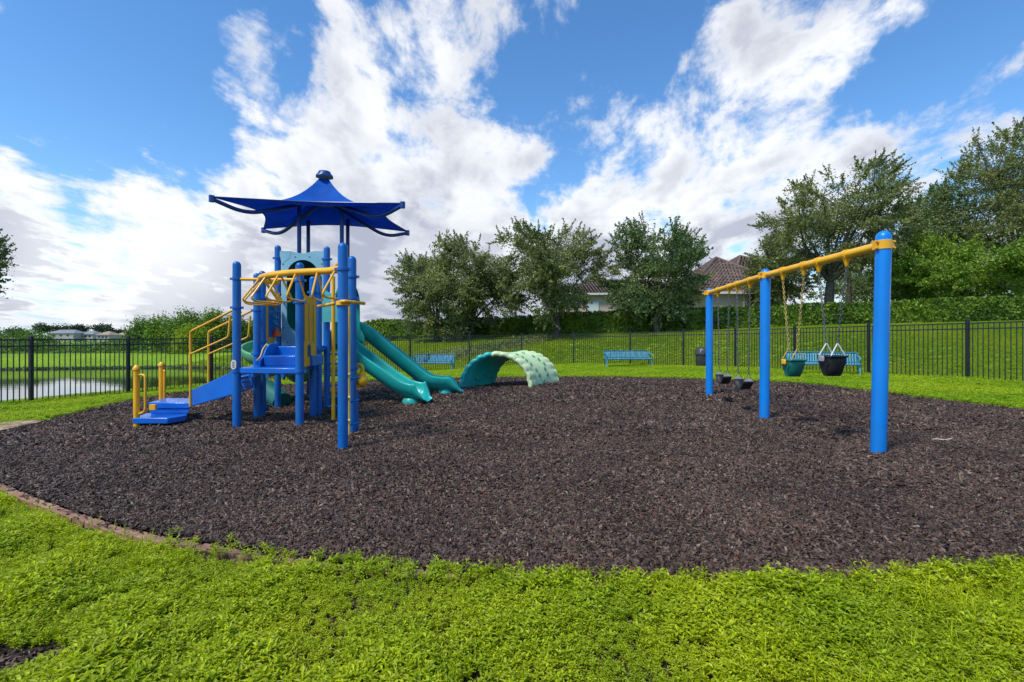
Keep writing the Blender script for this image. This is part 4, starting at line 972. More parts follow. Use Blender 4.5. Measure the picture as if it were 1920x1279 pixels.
# ------------------------------------------------------------------ arch climber
def climber():
    root = finish(empty('arch_climber', (-.1, 14, 0)), 'arched climber, half teal and half pale green, with scalloped edges', 'climber')
    c0 = Vector((-.42, 13.42, 0)); wv = Vector((.80, 1.12, 0)); sx = Vector((1, 0, 0)); hsn = .88; top = .90
    def arc(a, rad, v): # a: 0 right foot .. pi left foot
        p = c0+wv*v+sx*(hsn+rad)*math.cos(a)*(1.0)+Vector((0, 0, (top+rad)*math.sin(a)**.92 if math.sin(a) > 0 else 0)); p.z += -.02; return p
    nA, nV = 40, 10
    for nm, a0, a1, m in (('pale_half', 0, R_(98), PALEG), ('teal_half', R_(98), math.pi, TEAL)):
        V = []; Fc = []
        for i in range(nA+1):
            a = a0+(a1-a0)*i/nA
            sc_ = .035*abs(math.sin(a*13.0))
            for j in range(nV+1):
                v = j/nV; edge = 1 if j in (0, nV) else 0
                V.append(arc(a, .10+(sc_+.02 if j in (0, 1, nV-1, nV) else .0+.012*math.sin(a*14+j*2.1)), v+(-.02-.25*sc_ if j == 0 else (.02+.25*sc_ if j == nV else 0))))
            for j in range(nV+1): v = j/nV; V.append(arc(a, .0 if 0 < j < nV else .015, v))
        k = 2*(nV+1)
        for i in range(nA):
            for j in range(nV): Fc.append((i*k+j, i*k+j+1, (i+1)*k+j+1, (i+1)*k+j)); q = nV+1; Fc.append((i*k+q+j, (i+1)*k+q+j, (i+1)*k+q+j+1, i*k+q+j+1))
            for j in (0, nV): Fc.append((i*k+j, (i+1)*k+j, (i+1)*k+nV+1+j, i*k+nV+1+j))
        for i in (0, nA):
            for j in range(nV): Fc.append((i*k+j, i*k+j+1, i*k+nV+2+j, i*k+nV+1+j))
        o = MB().add(V, Fc).build(nm, m, root, ang=60)
        sb = o.modifiers.new('smooth', 'SUBSURF'); sb.levels = 1; sb.render_levels = 1
        if nm == 'pale_half':
            r = random.Random(8)
            for i, a in enumerate((.16, .33, .33, .52, .52, .70, .70, .88, .88, 1.05, 1.05, 1.22, 1.35)):
                v = .5 if i in (0,) else (.28 if i % 2 else .70); v += r.uniform(-.06, .06); p = arc(a, .105, v); q = arc(a+.01, .105, v); t = (q-p).normalized(); nrm = t.cross(wv.normalized()).normalized()
                if nrm.dot(p-Vector((c0.x+wv.x*v, c0.y+wv.y*v, 0))) < 0: nrm = -nrm
                MB().lathe(p-nrm*.012, [(.035, 0), (.052, .012), (.055, .024), (.03, .03)], 12, ax=nrm).build('hand_hold', LGREEN if i % 3 else mat('worn_green_hold', (.20, .42, .22), .5), o)
        else:
            for i, (a, v) in enumerate(((2.8, .62), (2.86, .3))):
                p = arc(a, -.01, v); MB().lathe(p, [(.02, 0), (.06, .02), (.06, .05)], 10, ax=(1, 0, .2)).build('hand_hold', LGREEN, o)
    V = [];
    for v, nm in ((-.025, 'rim'), (1.025, 'rim')):
        for a0, a1, m in ((.0, R_(98), PALEG), (R_(98), math.pi, TEAL)):
            P = [arc(a0+(a1-a0)*i/60, .055+.030*abs(math.sin((a0+(a1-a0)*i/60)*13.0)), v) for i in range(61)]
            MB().tube(P, .075, 12, rs=[.060+.010*abs(math.sin((a0+(a1-a0)*i/60)*13)) for i in range(61)]).build(nm, m, root)
climber()

# ------------------------------------------------------------------ benches, bin, litter
def bench(px, y, w, rz, lab, h=.80):
    p = PG(px, y); c = Vector((p.x, p.y, tz(p.x, p.y))); root = finish(empty('bench', c), lab, 'bench', 'blue slatted benches inside the fence')
    Rm = Matrix.Rotation(rz, 3, 'Z')
    def L(x, yy, z): return c+Rm@Vector((x, yy, z))
    n = int(w/.070); me = None
    prof = [(-.02, .34), (-.05, .39), (.0, .42), (.2, .40), (.40, .39), (.46, .43), (.57, h)]
    prof = spline([Vector((0, a, b)) for a, b in prof], 3)
    V = []; Fc = []
    for q in prof: V += [(-.021, q.y, q.z), (.021, q.y, q.z)]
    for i in range(len(prof)-1): Fc.append((2*i, 2*i+1, 2*i+3, 2*i+2))
    me = bpy.data.meshes.new('slat'); me.from_pydata(V, [], Fc); me.materials.append(BENCHB); me.shade_smooth()
    for i in range(n):
        x = -w/2+.035+i*(w-.07)/(n-1); o = bpy.data.objects.new('slat', me); COL.objects.link(o); o.parent = root; o.location = Rm@Vector((x, 0, 0)); o.rotation_euler = (0, 0, rz)
        s = o.modifiers.new('thick', 'SOLIDIFY'); s.thickness = .008
    for yy, z in ((-.03, .375), (.55, h), (.46, .45)): MB().tube([L(-w/2, yy, z), L(w/2, yy, z)], .016, 8).build('cross_rail', BENCHF, root)
    for s in (-1, 1):
        x = s*(w/2+.01)
        MB().tube(fillet([L(x, -.02, -.02), L(x, .06, .40), L(x, -.06, .58), L(x, .40, .64), L(x, .50, .62)], .08), .022, 8).build('end_frame', BENCHB, root)
        MB().tube(fillet([L(x, .50, -.02), L(x, .40, .30), L(x, .48, .5), L(x, .56, h)], .08), .022, 8).build('leg', BENCHF, root)
        MB().tube([L(x, .0, .36), L(x, .44, .36)], .018, 8).build('side_brace', BENCHF, root)
bench(808, 697, 1.85, R_(-8), 'blue slatted bench behind the far slide exit', .75)
bench(1181, 689, 2.05, R_(4), 'blue slatted bench alone in front of the middle of the fence', .75)
bench(1543, 705, 1.95, R_(-27), 'blue slatted bench standing behind the bucket swings', .75)
p = PG(1317, 689); p.z = tz(p.x, p.y)
tc_ = finish(empty('trash_can', p), 'dark grey domed litter bin against the fence, beside the farthest swing post', 'trash can')
MB().lathe(p, [(.26, 0), (.275, .02), (.28, .52), (.285, .56)], 24).build('body', BIN, tc_)
mb = MB(); mb.lathe(p, [(.315, .555), (.32, .60), (.30, .64), (.30, .70), (.27, .80), (.18, .87), (.05, .895)], 24); mb.build('lid', BIN, tc_)
mb = MB(); mb.tube([p+Vector((.20*math.cos(a), -.285+.05*math.sin(a), .64+.16*math.sin(a))) for a in np.linspace(0, math.pi, 12)], .014, 6); mb.build('lid_opening_rim', GREYP, tc_)
p = PG(1765, 830); MB().tube(spline([p+Vector((-.10, 0, .035)), p+Vector((-.04, .02, .04)), p+Vector((.03, -.01, .035)), p+Vector((.13, .01, .045))], 4), .010, 6, rs=None).build('stick', mat('bleached_wood', (.55, .47, .38), .8, noise=(20, .3)), None)
finish(bpy.data.objects['stick'], 'short pale stick lying on the mulch right of the big swing post', 'stick')
p = PG(963, 721)
mb = MB(); mb.lathe((p.x, p.y, .0), [(.03, 0), (.07, .015), (.05, .05), (.02, .06)], 7); o = mb.build('crumpled_paper', WHITEP); finish(o, 'small white scrap lying on the mulch under the arched climber', 'litter')

# ------------------------------------------------------------------ fence
def fence():
    root = finish(empty('picket_fence', (0, 24.9, 0)), 'long black metal picket fence curving round the play area', 'fence'); HF = 1.58
    cand = []; r = random.Random(2)
    pm = MB().box((0, 0, HF/2), (.019, .019, HF)); first = None
    posts = []
    for i, (x, y) in enumerate(FENCE):
        z = tz(x, y); MB().box((x, y, z+HF/2+.02), (.075, .075, HF+.10)).build('fence_post', BLACKM, root, bevel=.004)
        MB().add([(x-.045, y-.045, z+HF+.07), (x+.045, y-.045, z+HF+.07), (x+.045, y+.045, z+HF+.07), (x-.045, y+.045, z+HF+.07), (x, y, z+HF+.105)], [(0, 1, 4), (1, 2, 4), (2, 3, 4), (3, 0, 4), (0, 3, 2, 1)]).build('post_cap', BLACKM, root, smooth=False)
    for (x0, y0), (x1, y1) in zip(FENCE, FENCE[1:]):
        a = Vector((x0, y0, tz(x0, y0))); b = Vector((x1, y1, tz(x1, y1))); d = (b-a).normalized()
        for zz in (HF-.012, HF-.165): MB().bar(a+d*.038+Vector((0, 0, zz)), b-d*.038+Vector((0, 0, zz)), .034, .034).build('rail', BLACKM, root, smooth=False)
        n = max(3, round((b-a).length/.113)); ang = math.atan2(d.y, d.x)
        for k in range(1, n): cand.append((a.lerp(b, k/n), ang))
    vis = [c for c in cand if abs(c[0].x) < c[0].y*1.09]; inv = [c for c in cand if not abs(c[0].x) < c[0].y*1.09]
    vis.sort(key=lambda c: c[0].y); one = vis[:300]; rest = vis[300:]+inv
    me = None
    pm.v = [v for v in pm.v]
    me = bpy.data.meshes.new('picket'); me.from_pydata(pm.v, [], pm.f); me.materials.append(BLACKM)
    inv_ = Matrix.Translation(root.location).inverted()
    for p, a in one:
        o = bpy.data.objects.new('picket', me); COL.objects.link(o); o.parent = root; o.matrix_parent_inverse = inv_; o.location = p-Vector((0, 0, .02)); o.rotation_euler = (0, 0, a)
    mb = MB()
    for p, a in rest: mb.box(p+Vector((0, 0, HF/2-.02)), (.019, .019, HF), rz=a)
    o = mb.build('far_pickets', BLACKM, root, smooth=False); o['kind'] = 'stuff'
fence()

# ------------------------------------------------------------------ hedge, trees, shrubs
def hedge():
    line = [(630, 43.5), (700, 42), (860, 40), (1077, 37), (1380, 34), (1560, 33), (1900, 31), (2150, 30.5)]
    P = spline([Vector(((px-960)/F*Z, Z, 0)) for px, Z in line], 10); r = rs(5)
    root = finish(empty('hedge', (5, 37, 1.7)), 'long clipped green hedge running along the slope behind the fence', 'hedge')
    V = []; Fc = []; Cs = []; Ns = []
    for i, p in enumerate(P):
        t = (P[min(i+1, len(P)-1)]-P[max(i-1, 0)]).normalized(); n = Vector((t.y, -t.x, 0)); n = -n if n.y > 0 else n
        z = tz(p.x, p.y); px = 960+F*p.x/p.y
        h = np.interp(px, [630, 700, 800, 1077, 1560, 1900], [2.0, 1.95, 1.55, 1.66, 1.56, 1.64])*(1+.03*math.sin(i*.7)); wd = .75
        sec = [(n*wd*.9, 0), (n*wd, .9*h), (n*wd*.8, h-.08), (-n*wd*.8, h-.08), (-n*wd, .9*h), (-n*wd*.9, 0)]
        for q, zz in sec: V.append(p+q*.86+Vector((0, 0, z-.1+zz)))
        if i < len(P)-1:
            L = (P[i+1]-p).length; m = int(L*330)
            for _ in range(m):
                f = r.rand(); c = p.lerp(P[i+1], f); u = r.rand()
                if u < .66: zz = r.rand()*h; off = n*(wd*(.93+.05*math.sin(c.x*3+zz*4)+.07*r.randn())); nn_ = (n.x, n.y, .3)
                else: zz = h-.12+.05*r.randn()+.04*math.sin(c.x*1.9); off = n*wd*r.uniform(-1, 1); nn_ = (0, 0, 1)
                Cs.append((c.x+off.x, c.y+off.y, tz(c.x, c.y)+zz)); Ns.append(nn_)
    k = 6
    for i in range(len(P)-1):
        for j in range(k-1): Fc.append((i*k+j, i*k+j+1, (i+1)*k+j+1, (i+1)*k+j))
    MB().add(V, Fc).build('hedge_core', HEDGEL, root, smooth=False)
    Vv, Q = leaf_cards(np.array(Cs), .19, r, .2, .6, np.array(Ns)); np_mesh('hedge_leaves', Vv, Q, HEDGEL, root)['kind'] = 'stuff'
hedge()

def tree(px, Z, top_y, bot_y, hw, seed, m, lab, n_lobes=9, n_cl=170, per=70, leaf=.14, trunk_px=None, zbase=None, flat=1., open_=.5, name='oak_tree', cat='tree', group='trees behind the fence', tr=.22, clr=.55, yoff=0):
    hw = hw*1.06; leaf = leaf*1.2; per = int(per*1.15)
    sprig = True
    r = rs(seed); x = (px-960)/F*Z; xb = ((trunk_px if trunk_px is not None else px)-960)/F*Z; zb = tz(xb, Z) if zbase is None else zbase
    zt_, zl = zat(top_y, Z), zat(bot_y, Z); rx = hw/F*Z; rz = (zt_-zl)/2; cz = (zt_+zl)/2; ry = rx*.85
    root = finish(empty(name, (xb, Z, zb)), lab, cat, group)
    lobes = []
    for i in range(n_lobes):
        for _ in range(30):
            d = r.normal(size=3); d /= np.linalg.norm(d)
            c = d*np.array([rx, ry, rz])*(.35+.35*r.rand())
            if all(np.linalg.norm((c-q[0])/np.array([rx, ry, rz])) > .42 for q in lobes): break
        lobes.append((c, .34+.16*r.rand()))
    lobes.append((np.zeros(3), .42))
    Cc = []
    for i in range(n_cl):
        c, lr = lobes[r.randint(len(lobes))]; d = r.normal(size=3); d[2] = d[2]*.9+.15; d /= np.linalg.norm(d); q = c+d*np.array([rx, ry, rz])*lr*(r.rand()**open_)
        k = np.linalg.norm(q/np.array([rx, ry, rz])); q = q/max(1, k*1.0) if k > 1.0 else q; Cc.append(q)
    Cc = np.array(Cc)+np.array([x, Z+yoff, cz])
    # wood
    mb = MB(); T = Vector((xb, Z, zb)); fork = Vector((xb+(x-xb)*.3, Z, zb+(zl-zb)*.8+rz*.25)); ctr = Vector((x, Z+yoff, cz))
    mb.tube(spline([T-Vector((0, 0, .3)), T.lerp(fork, .5)+Vector((r.normal()*.08, 0, 0)), fork], 5), tr, 9, rs=list(np.linspace(tr*1.2, tr*.8, 11)))
    for c, lr in lobes:
        e = ctr+Vector(c); mid = fork.lerp(e, .5)+Vector((r.normal()*.3, r.normal()*.3, .1*rz)); P = spline([fork, mid, e], 5); mb.tube(P, .1, 6, rs=list(np.linspace(tr*.45, tr*.12, len(P))))
    for q in Cc[:int(n_cl*.55)]:
        qq = Vector(q); c = min((ctr+Vector(l[0]) for l in lobes), key=lambda v: (v-qq).length); mb.tube([c, c.lerp(qq, .5)+Vector((0, 0, -.1)), qq], .03, 4, rs=[tr*.12, tr*.08, .012], cap=False)
    mb.build('trunk', BARK, root, ang=70)
    n = n_cl*per; idx = np.repeat(np.arange(n_cl), per); sz = clr*(.7+.6*r.rand(n_cl))
    off = r.normal(size=(n, 3))*np.array([1, 1, .62])*sz[idx][:, None]*.5
    # spiky sprigs: stretch some clusters outwards
    C = Cc[idx]+off
    # twigs that reach out of the outline
    cen = np.array([x, Z+yoff, cz]); k = np.linalg.norm((Cc-cen)/np.array([rx, ry, rz]), axis=1); outer = Cc[k > .62]; sp_ = []
    tw = MB()
    for q in outer:
        for _ in range(3):
            d = (q-cen)/np.linalg.norm(q-cen)+r.normal(size=3)*.45; d[2] += .25; d /= np.linalg.norm(d); L = .45+.85*r.rand(); t = np.repeat(np.linspace(.2, 1, 9), 4)[:, None]
            sp_.append(q+d*L*t+r.normal(size=(36, 3))*.085*(1.25-t)); tw.tube([tuple(q), tuple(q+d*L*.9)], .02, 3, cap=False, rs=[.02, .008])
    tw.build('twigs', BARK, root)['kind'] = 'stuff'
    C = np.vstack([C]+sp_); V, Q = leaf_cards(C, leaf, r, .3, .5)
    np_mesh('crown', V, Q, m, root)
    return root
T_ = [
 dict(px=824, Z=36, top_y=440, bot_y=640, hw=84, seed=1, m=OAK, lab='leftmost oak on the slope with low spreading grey green crown', trunk_px=818, n_cl=320),
 dict(px=905, Z=37, top_y=422, bot_y=625, hw=92, seed=2, m=OAK, lab='tall oak second from the left on the slope', trunk_px=880, n_cl=300),
 dict(px=1036, Z=34.5, top_y=410, bot_y=600, hw=106, seed=3, m=OAK, lab='thin open crowned oak in front of the hedge left of the window', trunk_px=1043, n_cl=330, clr=.6, per=60),
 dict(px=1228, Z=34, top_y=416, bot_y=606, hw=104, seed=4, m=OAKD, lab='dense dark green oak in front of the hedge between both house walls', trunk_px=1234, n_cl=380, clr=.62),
 dict(px=1565, Z=38, top_y=304, bot_y=545, hw=138, seed=6, m=OAK, lab='big spreading oak rising above the swing beam', trunk_px=1553, n_cl=430, tr=.36, clr=.7, n_lobes=12),
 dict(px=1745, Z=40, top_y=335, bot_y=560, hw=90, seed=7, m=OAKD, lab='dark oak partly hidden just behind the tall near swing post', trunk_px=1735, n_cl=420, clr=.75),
 dict(px=1790, Z=36, top_y=430, bot_y=606, hw=122, seed=8, m=OAKL, lab='light green bushy oak above the hedge right of the near swing post', trunk_px=1790, n_cl=560, clr=.6, per=75),
 dict(px=1905, Z=38, top_y=215, bot_y=590, hw=140, seed=9, m=OAK, lab='tallest tree, reaching out of the right edge of the view', trunk_px=1930, n_cl=620, clr=.75, n_lobes=12, tr=.35),
 dict(px=1462, Z=42, top_y=436, bot_y=590, hw=56, seed=12, m=OAK, lab='small oak with thin foliage standing against the tiled house roof', trunk_px=1475, n_cl=200, clr=.7),
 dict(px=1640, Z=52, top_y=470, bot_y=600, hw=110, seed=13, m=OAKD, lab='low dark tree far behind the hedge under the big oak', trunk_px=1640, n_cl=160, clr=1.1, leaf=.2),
 dict(px=-122, Z=30, top_y=415, bot_y=590, hw=112, seed=14, m=OAKD, lab='dark tree beyond the pond whose twigs enter at the left edge', trunk_px=-110, n_cl=300, clr=.7),
]
for t in T_: tree(**t)
def shrub(px, Z, top_y, bot_y, hw, seed, m, lab, n_cl=60, per=60, leaf=.22, clr=.8, name='shrub', group='shrubs beyond the pond'):
    r = rs(seed); x = (px-960)/F*Z; zb = tz(x, Z); zt_ = zat(top_y, Z); rx = hw/F*Z; hgt = max(.5, zt_-zb)
    root = finish(empty(name, (x, Z, zb)), lab, 'shrub', group)
    d = r.normal(size=(n_cl, 3)); d[:, 2] = np.abs(d[:, 2]); d /= np.linalg.norm(d, axis=1)[:, None]; Cc = d*np.array([rx, rx*.6, hgt*.92])*(r.rand(n_cl, 1)**.4)+np.array([x, Z, zb])
    lift = r.rand(n_cl) < .15; Cc[lift, 2] += hgt*.10
    n = n_cl*per; idx = np.repeat(np.arange(n_cl), per); off = r.normal(size=(n, 3))*clr*.42; C = Cc[idx]+off; C[:, 2] = np.maximum(C[:, 2], zb)
    mb = MB()
    for q in Cc[::3]: mb.tube([(x+r.normal()*.15, Z, zb-.1), tuple((q+np.array([x, Z, zb]))/2), tuple(q)], .04, 4, rs=[.06, .04, .015], cap=False)
    mb.build('stems', BARK, root)
    V, Q = leaf_cards(C, leaf, r, .3, .5); np_mesh('foliage', V, Q, m, root)
for i, (px, Z, ty, hw, m, lab) in enumerate([
    (268, 47, 600, 30, SCRUB, 'small rounded shrub at the left end of the pond thicket'), (308, 46, 588, 36, OAKL, 'shrub with an uneven top, second in the pond thicket'),
    (350, 45.5, 580, 38, SCRUB, 'tallest shrub of the thicket, left of the yellow handrails'), (396, 46, 580, 38, OAKL, 'bushy shrub behind the yellow stair handrails'),
    (440, 47, 590, 36, SCRUB, 'shrub half hidden behind the front left blue post'), (478, 48, 600, 30, OAKL, 'shrub seen between the posts under the overhead beam'),
    (358, 43.5, 613, 22, TURFFAR, 'low bright green bush before the thicket beyond the pond'),
    (22, 60, 616, 40, SCRUB, 'low light green shrub at the far left beyond the pond'), (66, 58, 621, 34, SCRUB, 'second low shrub near the left edge beyond the pond'), (-30, 60, 612, 40, SCRUB, 'bush cut off by the left edge of the view')]):
    shrub(px, Z, ty, 640, hw, 100+i, m, lab, n_cl=170 if Z < 50 else 70, per=75, leaf=.20)
def scrub_band():
    r = rs(77); Cs = []
    for px0, px1, Za, Zb, n, h in ((-60, 480, 44.5, 48, 16000, .95), (-60, 620, 42.2, 44, 2500, .3), (560, 720, 40, 46, 1800, .5), (-60, 620, 60, 150, 12000, 1.3)):
        px = r.uniform(px0, px1, n); Z = r.uniform(Za, Zb, n); X = (px-960)/F*Z; k = fbm(X, Z, .5, 8); z = terrain(X, Z)+r.rand(n)*h*np.clip(.6+.6*k, .1, 1.5); Cs.append(np.stack([X, Z, z], 1))
    C = np.vstack(Cs); V, Q = leaf_cards(C, .22, r, .3, .5); finish(np_mesh('bank_scrub', V, Q, SCRUB), kind='stuff')
    n = 9000; px = r.uniform(-200, 640, n); T = np.arctan((px-960)/F); Rr = np.interp(T, [th(-600), th(0), th(350), th(600)], [56, 52, 46, 37])+.9+r.normal(size=n)*.2; X = np.sin(T)*Rr; Z = np.cos(T)*Rr
    V, Q = leaf_cards(np.stack([X, Z, np.maximum(terrain(X, Z), -.9)+r.rand(n)*.09], 1), .2, r, .3, .5); finish(np_mesh('shore_reeds', V, Q, OAKD), kind='stuff')
    # low bed of creeping plants on the slope
    n = 5200; t = r.rand(n); px = 800+t*220+r.normal(size=n)*9; y = 664-t*22+r.normal(size=n)*4; Z = 27+t*7.5+r.normal(size=n)*.9; X = (px-960)/F*Z; z = terrain(X, Z)+r.rand(n)*.3
    V, Q = leaf_cards(np.stack([X, Z, z], 1), .14, r, .3, .5); finish(np_mesh('slope_ground_cover', V, Q, OAK), kind='stuff')
scrub_band()
for i, (px, Z, ty, hw, lab) in enumerate([(78, 270, 608, 14, 'far round dark tree left of the distant roofs'), (110, 280, 609, 24, 'wide dark tree clump behind the distant grey roof'), (148, 275, 609, 16, 'dark tree between the two distant roofs'),
                                         (192, 280, 608, 26, 'wide dark tree clump behind the distant tan house'), (230, 290, 617, 22, 'low far tree at the right end of the distant roofs'), (30, 290, 616, 30, 'low far trees above the light green shrubs at left')]):
    r = rs(300+i); x = (px-960)/F*Z; zt_ = zat(ty, Z); rx = hw/F*Z
    root = finish(empty('far_tree', (x, Z, 0)), lab, 'tree', 'distant trees on the horizon')
    n_cl = 40; d = r.normal(size=(n_cl, 3)); d /= np.linalg.norm(d, axis=1)[:, None]; Cc = d*np.array([rx, 3, 2.3])*(r.rand(n_cl, 1)**.5)+np.array([x, Z, zt_-2.6]); idx = np.repeat(np.arange(n_cl), 40)
    C = Cc[idx]+r.normal(size=(len(idx), 3))*.8; V, Q = leaf_cards(C, .9, r, .3, .6); np_mesh('crown', V, Q, FARLEAF, root); MB().tube([(x, Z, -.5), (x, Z, zt_-3)], .5, 6).build('trunk', BARK, root)
def palm(px, Z, y_crown, lab, L=2.0, nf=18, tr=.14, seed=0):
    r = random.Random(seed); x = (px-960)/F*Z; zb = tz(x, Z); zc_ = zat(y_crown, Z); root = finish(empty('palm_tree', (x, Z, zb)), lab, 'palm tree')
    MB().tube([(x, Z, zb-.2), (x+.05, Z, (zb+zc_)/2), (x, Z, zc_)], tr, 10, rs=[tr*1.2, tr, tr*.8]).build('trunk', PALMB, root)
    for f in range(nf):
        a = f*2.4+r.uniform(-.2, .2); el = r.uniform(-.2, 1.2); V = []; Fc = []; P = []
        for i in range(9):
            t = i/8; rr = L*t*math.cos(el)*(1-.12*t); z = L*(math.sin(el)*t-.75*t*t); P.append(Vector((x+rr*math.cos(a), Z+rr*math.sin(a), zc_+z)))
        for i in range(1, 9):
            d = (P[i]-P[i-1]).normalized(); s = d.cross(Vector((0, 0, 1))).normalized(); w = .42*math.sin(math.pi*(.15+.8*i/9))*L/2
            for q in (0, .5):
                b0 = P[i-1].lerp(P[i], q)
                for sg in (-1, 1): b = len(V); e = b0+s*sg*w+d*w*.5-Vector((0, 0, w*.45)); V += [b0, b0+d*.07, e]; Fc.append((b, b+1, b+2))
        MB().add(V, Fc).build('frond', PALML, root, smooth=False)
palm(966, 46, 566, 'small palm seen in the gap between the oaks above the hedge', 1.5, 16, .13, 3)
palm(1592, 45, 500, 'light green drooping palm behind the big oak and the hedge', 3.0, 26, .2, 5)

# ------------------------------------------------------------------ houses
def hip_roof(root, x0, x1, y0, y1, ze, hgt, over=.5, ridge_along='x', name='roof'):
    x0 -= over; x1 += over; y0 -= over; y1 += over; run = min(x1-x0, y1-y0)/2
    if ridge_along == 'x': ra, rb = Vector((x0+run, (y0+y1)/2, ze+hgt)), Vector((x1-run, (y0+y1)/2, ze+hgt))
    else: ra, rb = Vector(((x0+x1)/2, y0+run, ze+hgt)), Vector(((x0+x1)/2, y1-run, ze+hgt))
    c = [Vector((x0, y0, ze)), Vector((x1, y0, ze)), Vector((x1, y1, ze)), Vector((x0, y1, ze))]
    faces = [(c[0], c[1], rb, ra), (c[1], c[2], rb, rb), (c[2], c[3], ra, rb), (c[3], c[0], ra, ra)] if ridge_along == 'x' else [(c[0], c[1], ra, ra), (c[1], c[2], rb, ra), (c[2], c[3], rb, rb), (c[3], c[0], ra, rb)]
    solid = MB().add(c+[ra, rb], [(0, 1, 5, 4), (1, 2, 5), (2, 3, 4, 5), (3, 0, 4), (0, 3, 2, 1)] if ridge_along == 'x' else [(0, 1, 4), (1, 2, 5, 4), (2, 3, 5), (3, 0, 4, 5), (0, 3, 2, 1)])
    o = solid.build(name, TILE, root, smooth=False)
    tiles = MB()
    for a, b, d, e in faces:              # bottom edge a-b, top edge e-d
        n = (b-a).cross(e-a if (e-a).length > 0 else d-a).normalized(); n = -n if n.z < 0 else n
        slope = ((e+d)/2-(a+b)/2).length; rows = max(4, int(slope/.34))
        for k in range(rows):
            f0, f1 = k/rows, (k+1)/rows; l0, r0, l1, r1 = a.lerp(e, f0), b.lerp(d, f0), a.lerp(e, f1), b.lerp(d, f1); m = max(1, int((r0-l0).length/.33))
            for j in range(m):
                u0, u1 = j/m, (j+1)/m; p0, p1, q0, q1 = l0.lerp(r0, u0), l0.lerp(r0, u1), l1.lerp(r1, u0), l1.lerp(r1, u1); mid0, mid1 = (p0+p1)/2+n*.11, (q0+q1)/2+n*.05
                tiles.add([p0+n*.03, mid0, p1+n*.03, q1+n*.005, mid1, q0+n*.005], [(0, 1, 4, 5), (1, 2, 3, 4)])
    t = tiles.build('roof_tiles', TILE, o, smooth=False); t['kind'] = 'stuff'
    rd = MB()
    for p, q in ((c[0], ra), (c[3], ra if ridge_along == 'x' else rb), (c[1], rb if ridge_along == 'x' else ra), (c[2], rb), (ra, rb)):
        if (p-q).length > .1: rd.tube([p+Vector((0, 0, .05)), q+Vector((0, 0, .07))], .12, 6)
    rd.build('ridge_tiles', TILE, o); return o
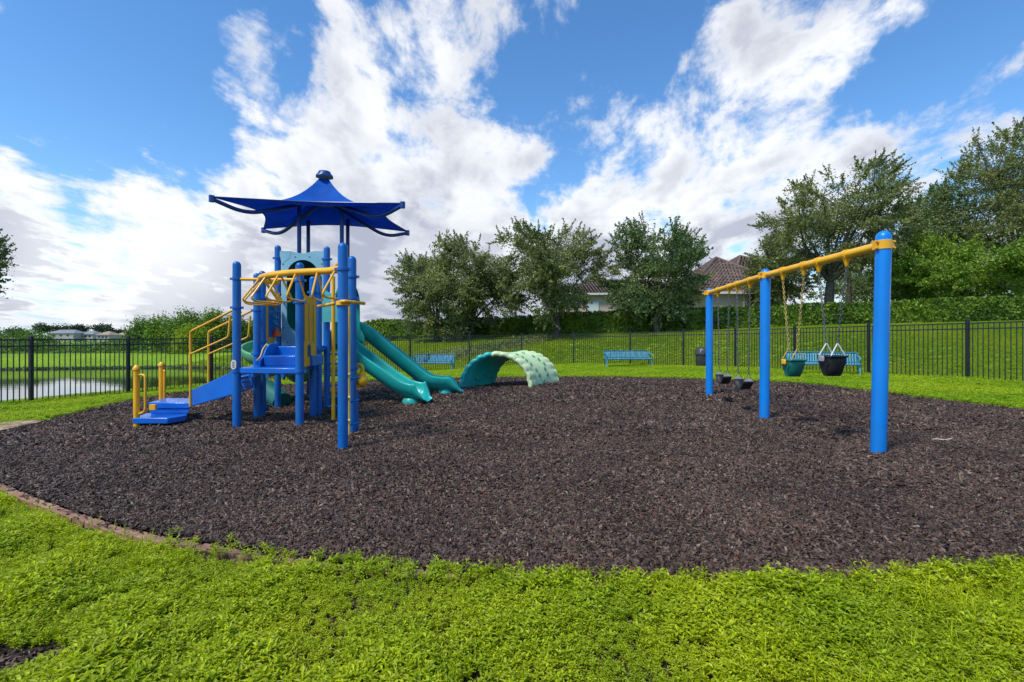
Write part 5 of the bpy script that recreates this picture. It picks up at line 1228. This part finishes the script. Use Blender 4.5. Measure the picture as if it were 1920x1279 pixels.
def house():
    zg = 2.2; root = finish(empty('house', (16, 50, zg)), 'tan stucco house with a brown clay tile roof behind the hedge', 'house')
    ze = zat(552, 50)
    wx = lambda px, Z: (px-960)/F*Z
    x0, x1 = wx(1040, 49), wx(1335, 49)
    MB().box(((x0+x1)/2, 54, (zg+ze)/2-.3), (x1-x0, 10, ze-zg+.6)).build('wall', STUCCO, root)
    hip_roof(root, x0, x1, 49, 59, ze, 1.9)
    # nearer right wing
    a0, a1 = wx(1325, 44), wx(1403, 44); ze2 = zat(548, 44)
    MB().box(((a0+a1)/2, 49, (zg+ze2)/2-.3), (a1-a0, 10, ze2-zg+.6)).build('wall', STUCCO, root)
    hip_roof(root, a0-1.5, a1+4.5, 44, 56, ze2, zat(484, 50)-ze2, over=.45)
    MB().box(((a0+a1)/2, 43.5, ze2-.09), (a1-a0+1.2, .06, .22)).build('fascia', STUCCOW, root)
    MB().box(((x0+x1)/2, 48.5, ze-.09), (x1-x0+.8, .06, .2)).build('fascia', STUCCOW, root)
    # entry: recess, white wall, arch
    b0, b1 = wx(1403, 46), wx(1480, 46); ze3 = zat(548, 46)
    MB().box(((b0+b1)/2, 50, (zg+ze3)/2-.3), (b1-b0, 6, ze3-zg+.6)).build('wall', STUCCOW, root)
    MB().box((wx(1409, 46.9), 46.96, (zg+ze3)/2), (.8, .08, ze3-zg-.2)).build('recess_sheet', mat('recess_shade', (.03, .025, .022), .4), root)  # dark sheet on the wall, its colour standing in for the recess's shade
    hip_roof(root, b0+1, b1+3, 50, 62, zat(510, 52), zat(478, 55)-zat(510, 52), over=.4)
    fx = [(1103, 1121, 48.97, 567, 590), (1420, 1428, 46.97, 552, 580)]
    for pa, pb, Z, ya, yb in fx:
        xa, xb = wx(pa, Z), wx(pb, Z); za, zb = zat(yb, Z), zat(ya, Z); w = MB().box(((xa+xb)/2, Z-.02, (za+zb)/2), (xb-xa+.16, .08, zb-za+.16)).build('window', STUCCOW, root)
        MB().box(((xa+xb)/2, Z-.065, (za+zb)/2), (xb-xa, .02, zb-za)).build('pane', BLIND if pa == 1103 else GLASS, w)
    # arch doorway
    cx_, cz_ = wx(1463, 45.9), zat(560, 45.9); V = []
    MB().prism([(cx_+.55*math.cos(a), 46.97, cz_+.55*math.sin(a)) for a in np.linspace(0, math.pi, 14)]+[(cx_-.55, 46.97, zg), (cx_+.55, 46.97, zg)], (0, -.03, 0)).build('arch_recess', GLASS, root)
    MB().tube([(cx_+.62*math.cos(a), 46.9, cz_+.62*math.sin(a)) for a in np.linspace(0, math.pi, 14)], .09, 8).build('arch_trim', STUCCOW, root)
    for px in (1080, 1395): MB().tube([(wx(px, 43.9 if px > 1300 else 48.9), 43.9 if px > 1300 else 48.9, zg), (wx(px, 43.9 if px > 1300 else 48.9), 43.9 if px > 1300 else 48.9, ze2)], .07, 8).build('downspout', STUCCOW, root)
house()
for i, (pa, pb, Z, yr, rm, lab) in enumerate([(88, 140, 250, 618, GREYROOF, 'distant house with a long pale grey roof across the pond'), (145, 176, 255, 620, GREYROOF, 'small distant house with a grey roof between the dark trees'), (179, 206, 245, 621, TANROOF, 'distant tan roofed house across the pond'), (213, 242, 260, 622, TANROOF, 'distant tan house partly hidden by the pond thicket')]):
    xa, xb = (pa-960)/F*Z, (pb-960)/F*Z; zr = zat(yr, Z); ze = zr-(1.9); root = finish(empty('distant_house', ((xa+xb)/2, Z, 0)), lab, 'house', 'distant houses across the pond')
    MB().box(((xa+xb)/2, Z+4, (ze-.5)/2), (xb-xa-1, 8, ze+.5)).build('wall', FARWALL, root)
    c = [(xa, Z-.5, ze), (xb, Z-.5, ze), (xb, Z+8.5, ze), (xa, Z+8.5, ze), (xa+3, Z+4, zr), (xb-3, Z+4, zr)]; MB().add(c, [(0, 1, 5, 4), (1, 2, 5), (2, 3, 4, 5), (3, 0, 4), (0, 3, 2, 1)]).build('roof', rm, root, smooth=False)
    for q in (.25, .5, .75): w = MB().box((xa+(xb-xa)*q, Z-.02, ze-1.1), (1.2, .08, 1.0)).build('window', GLASS, root)
print('chips', NCH)
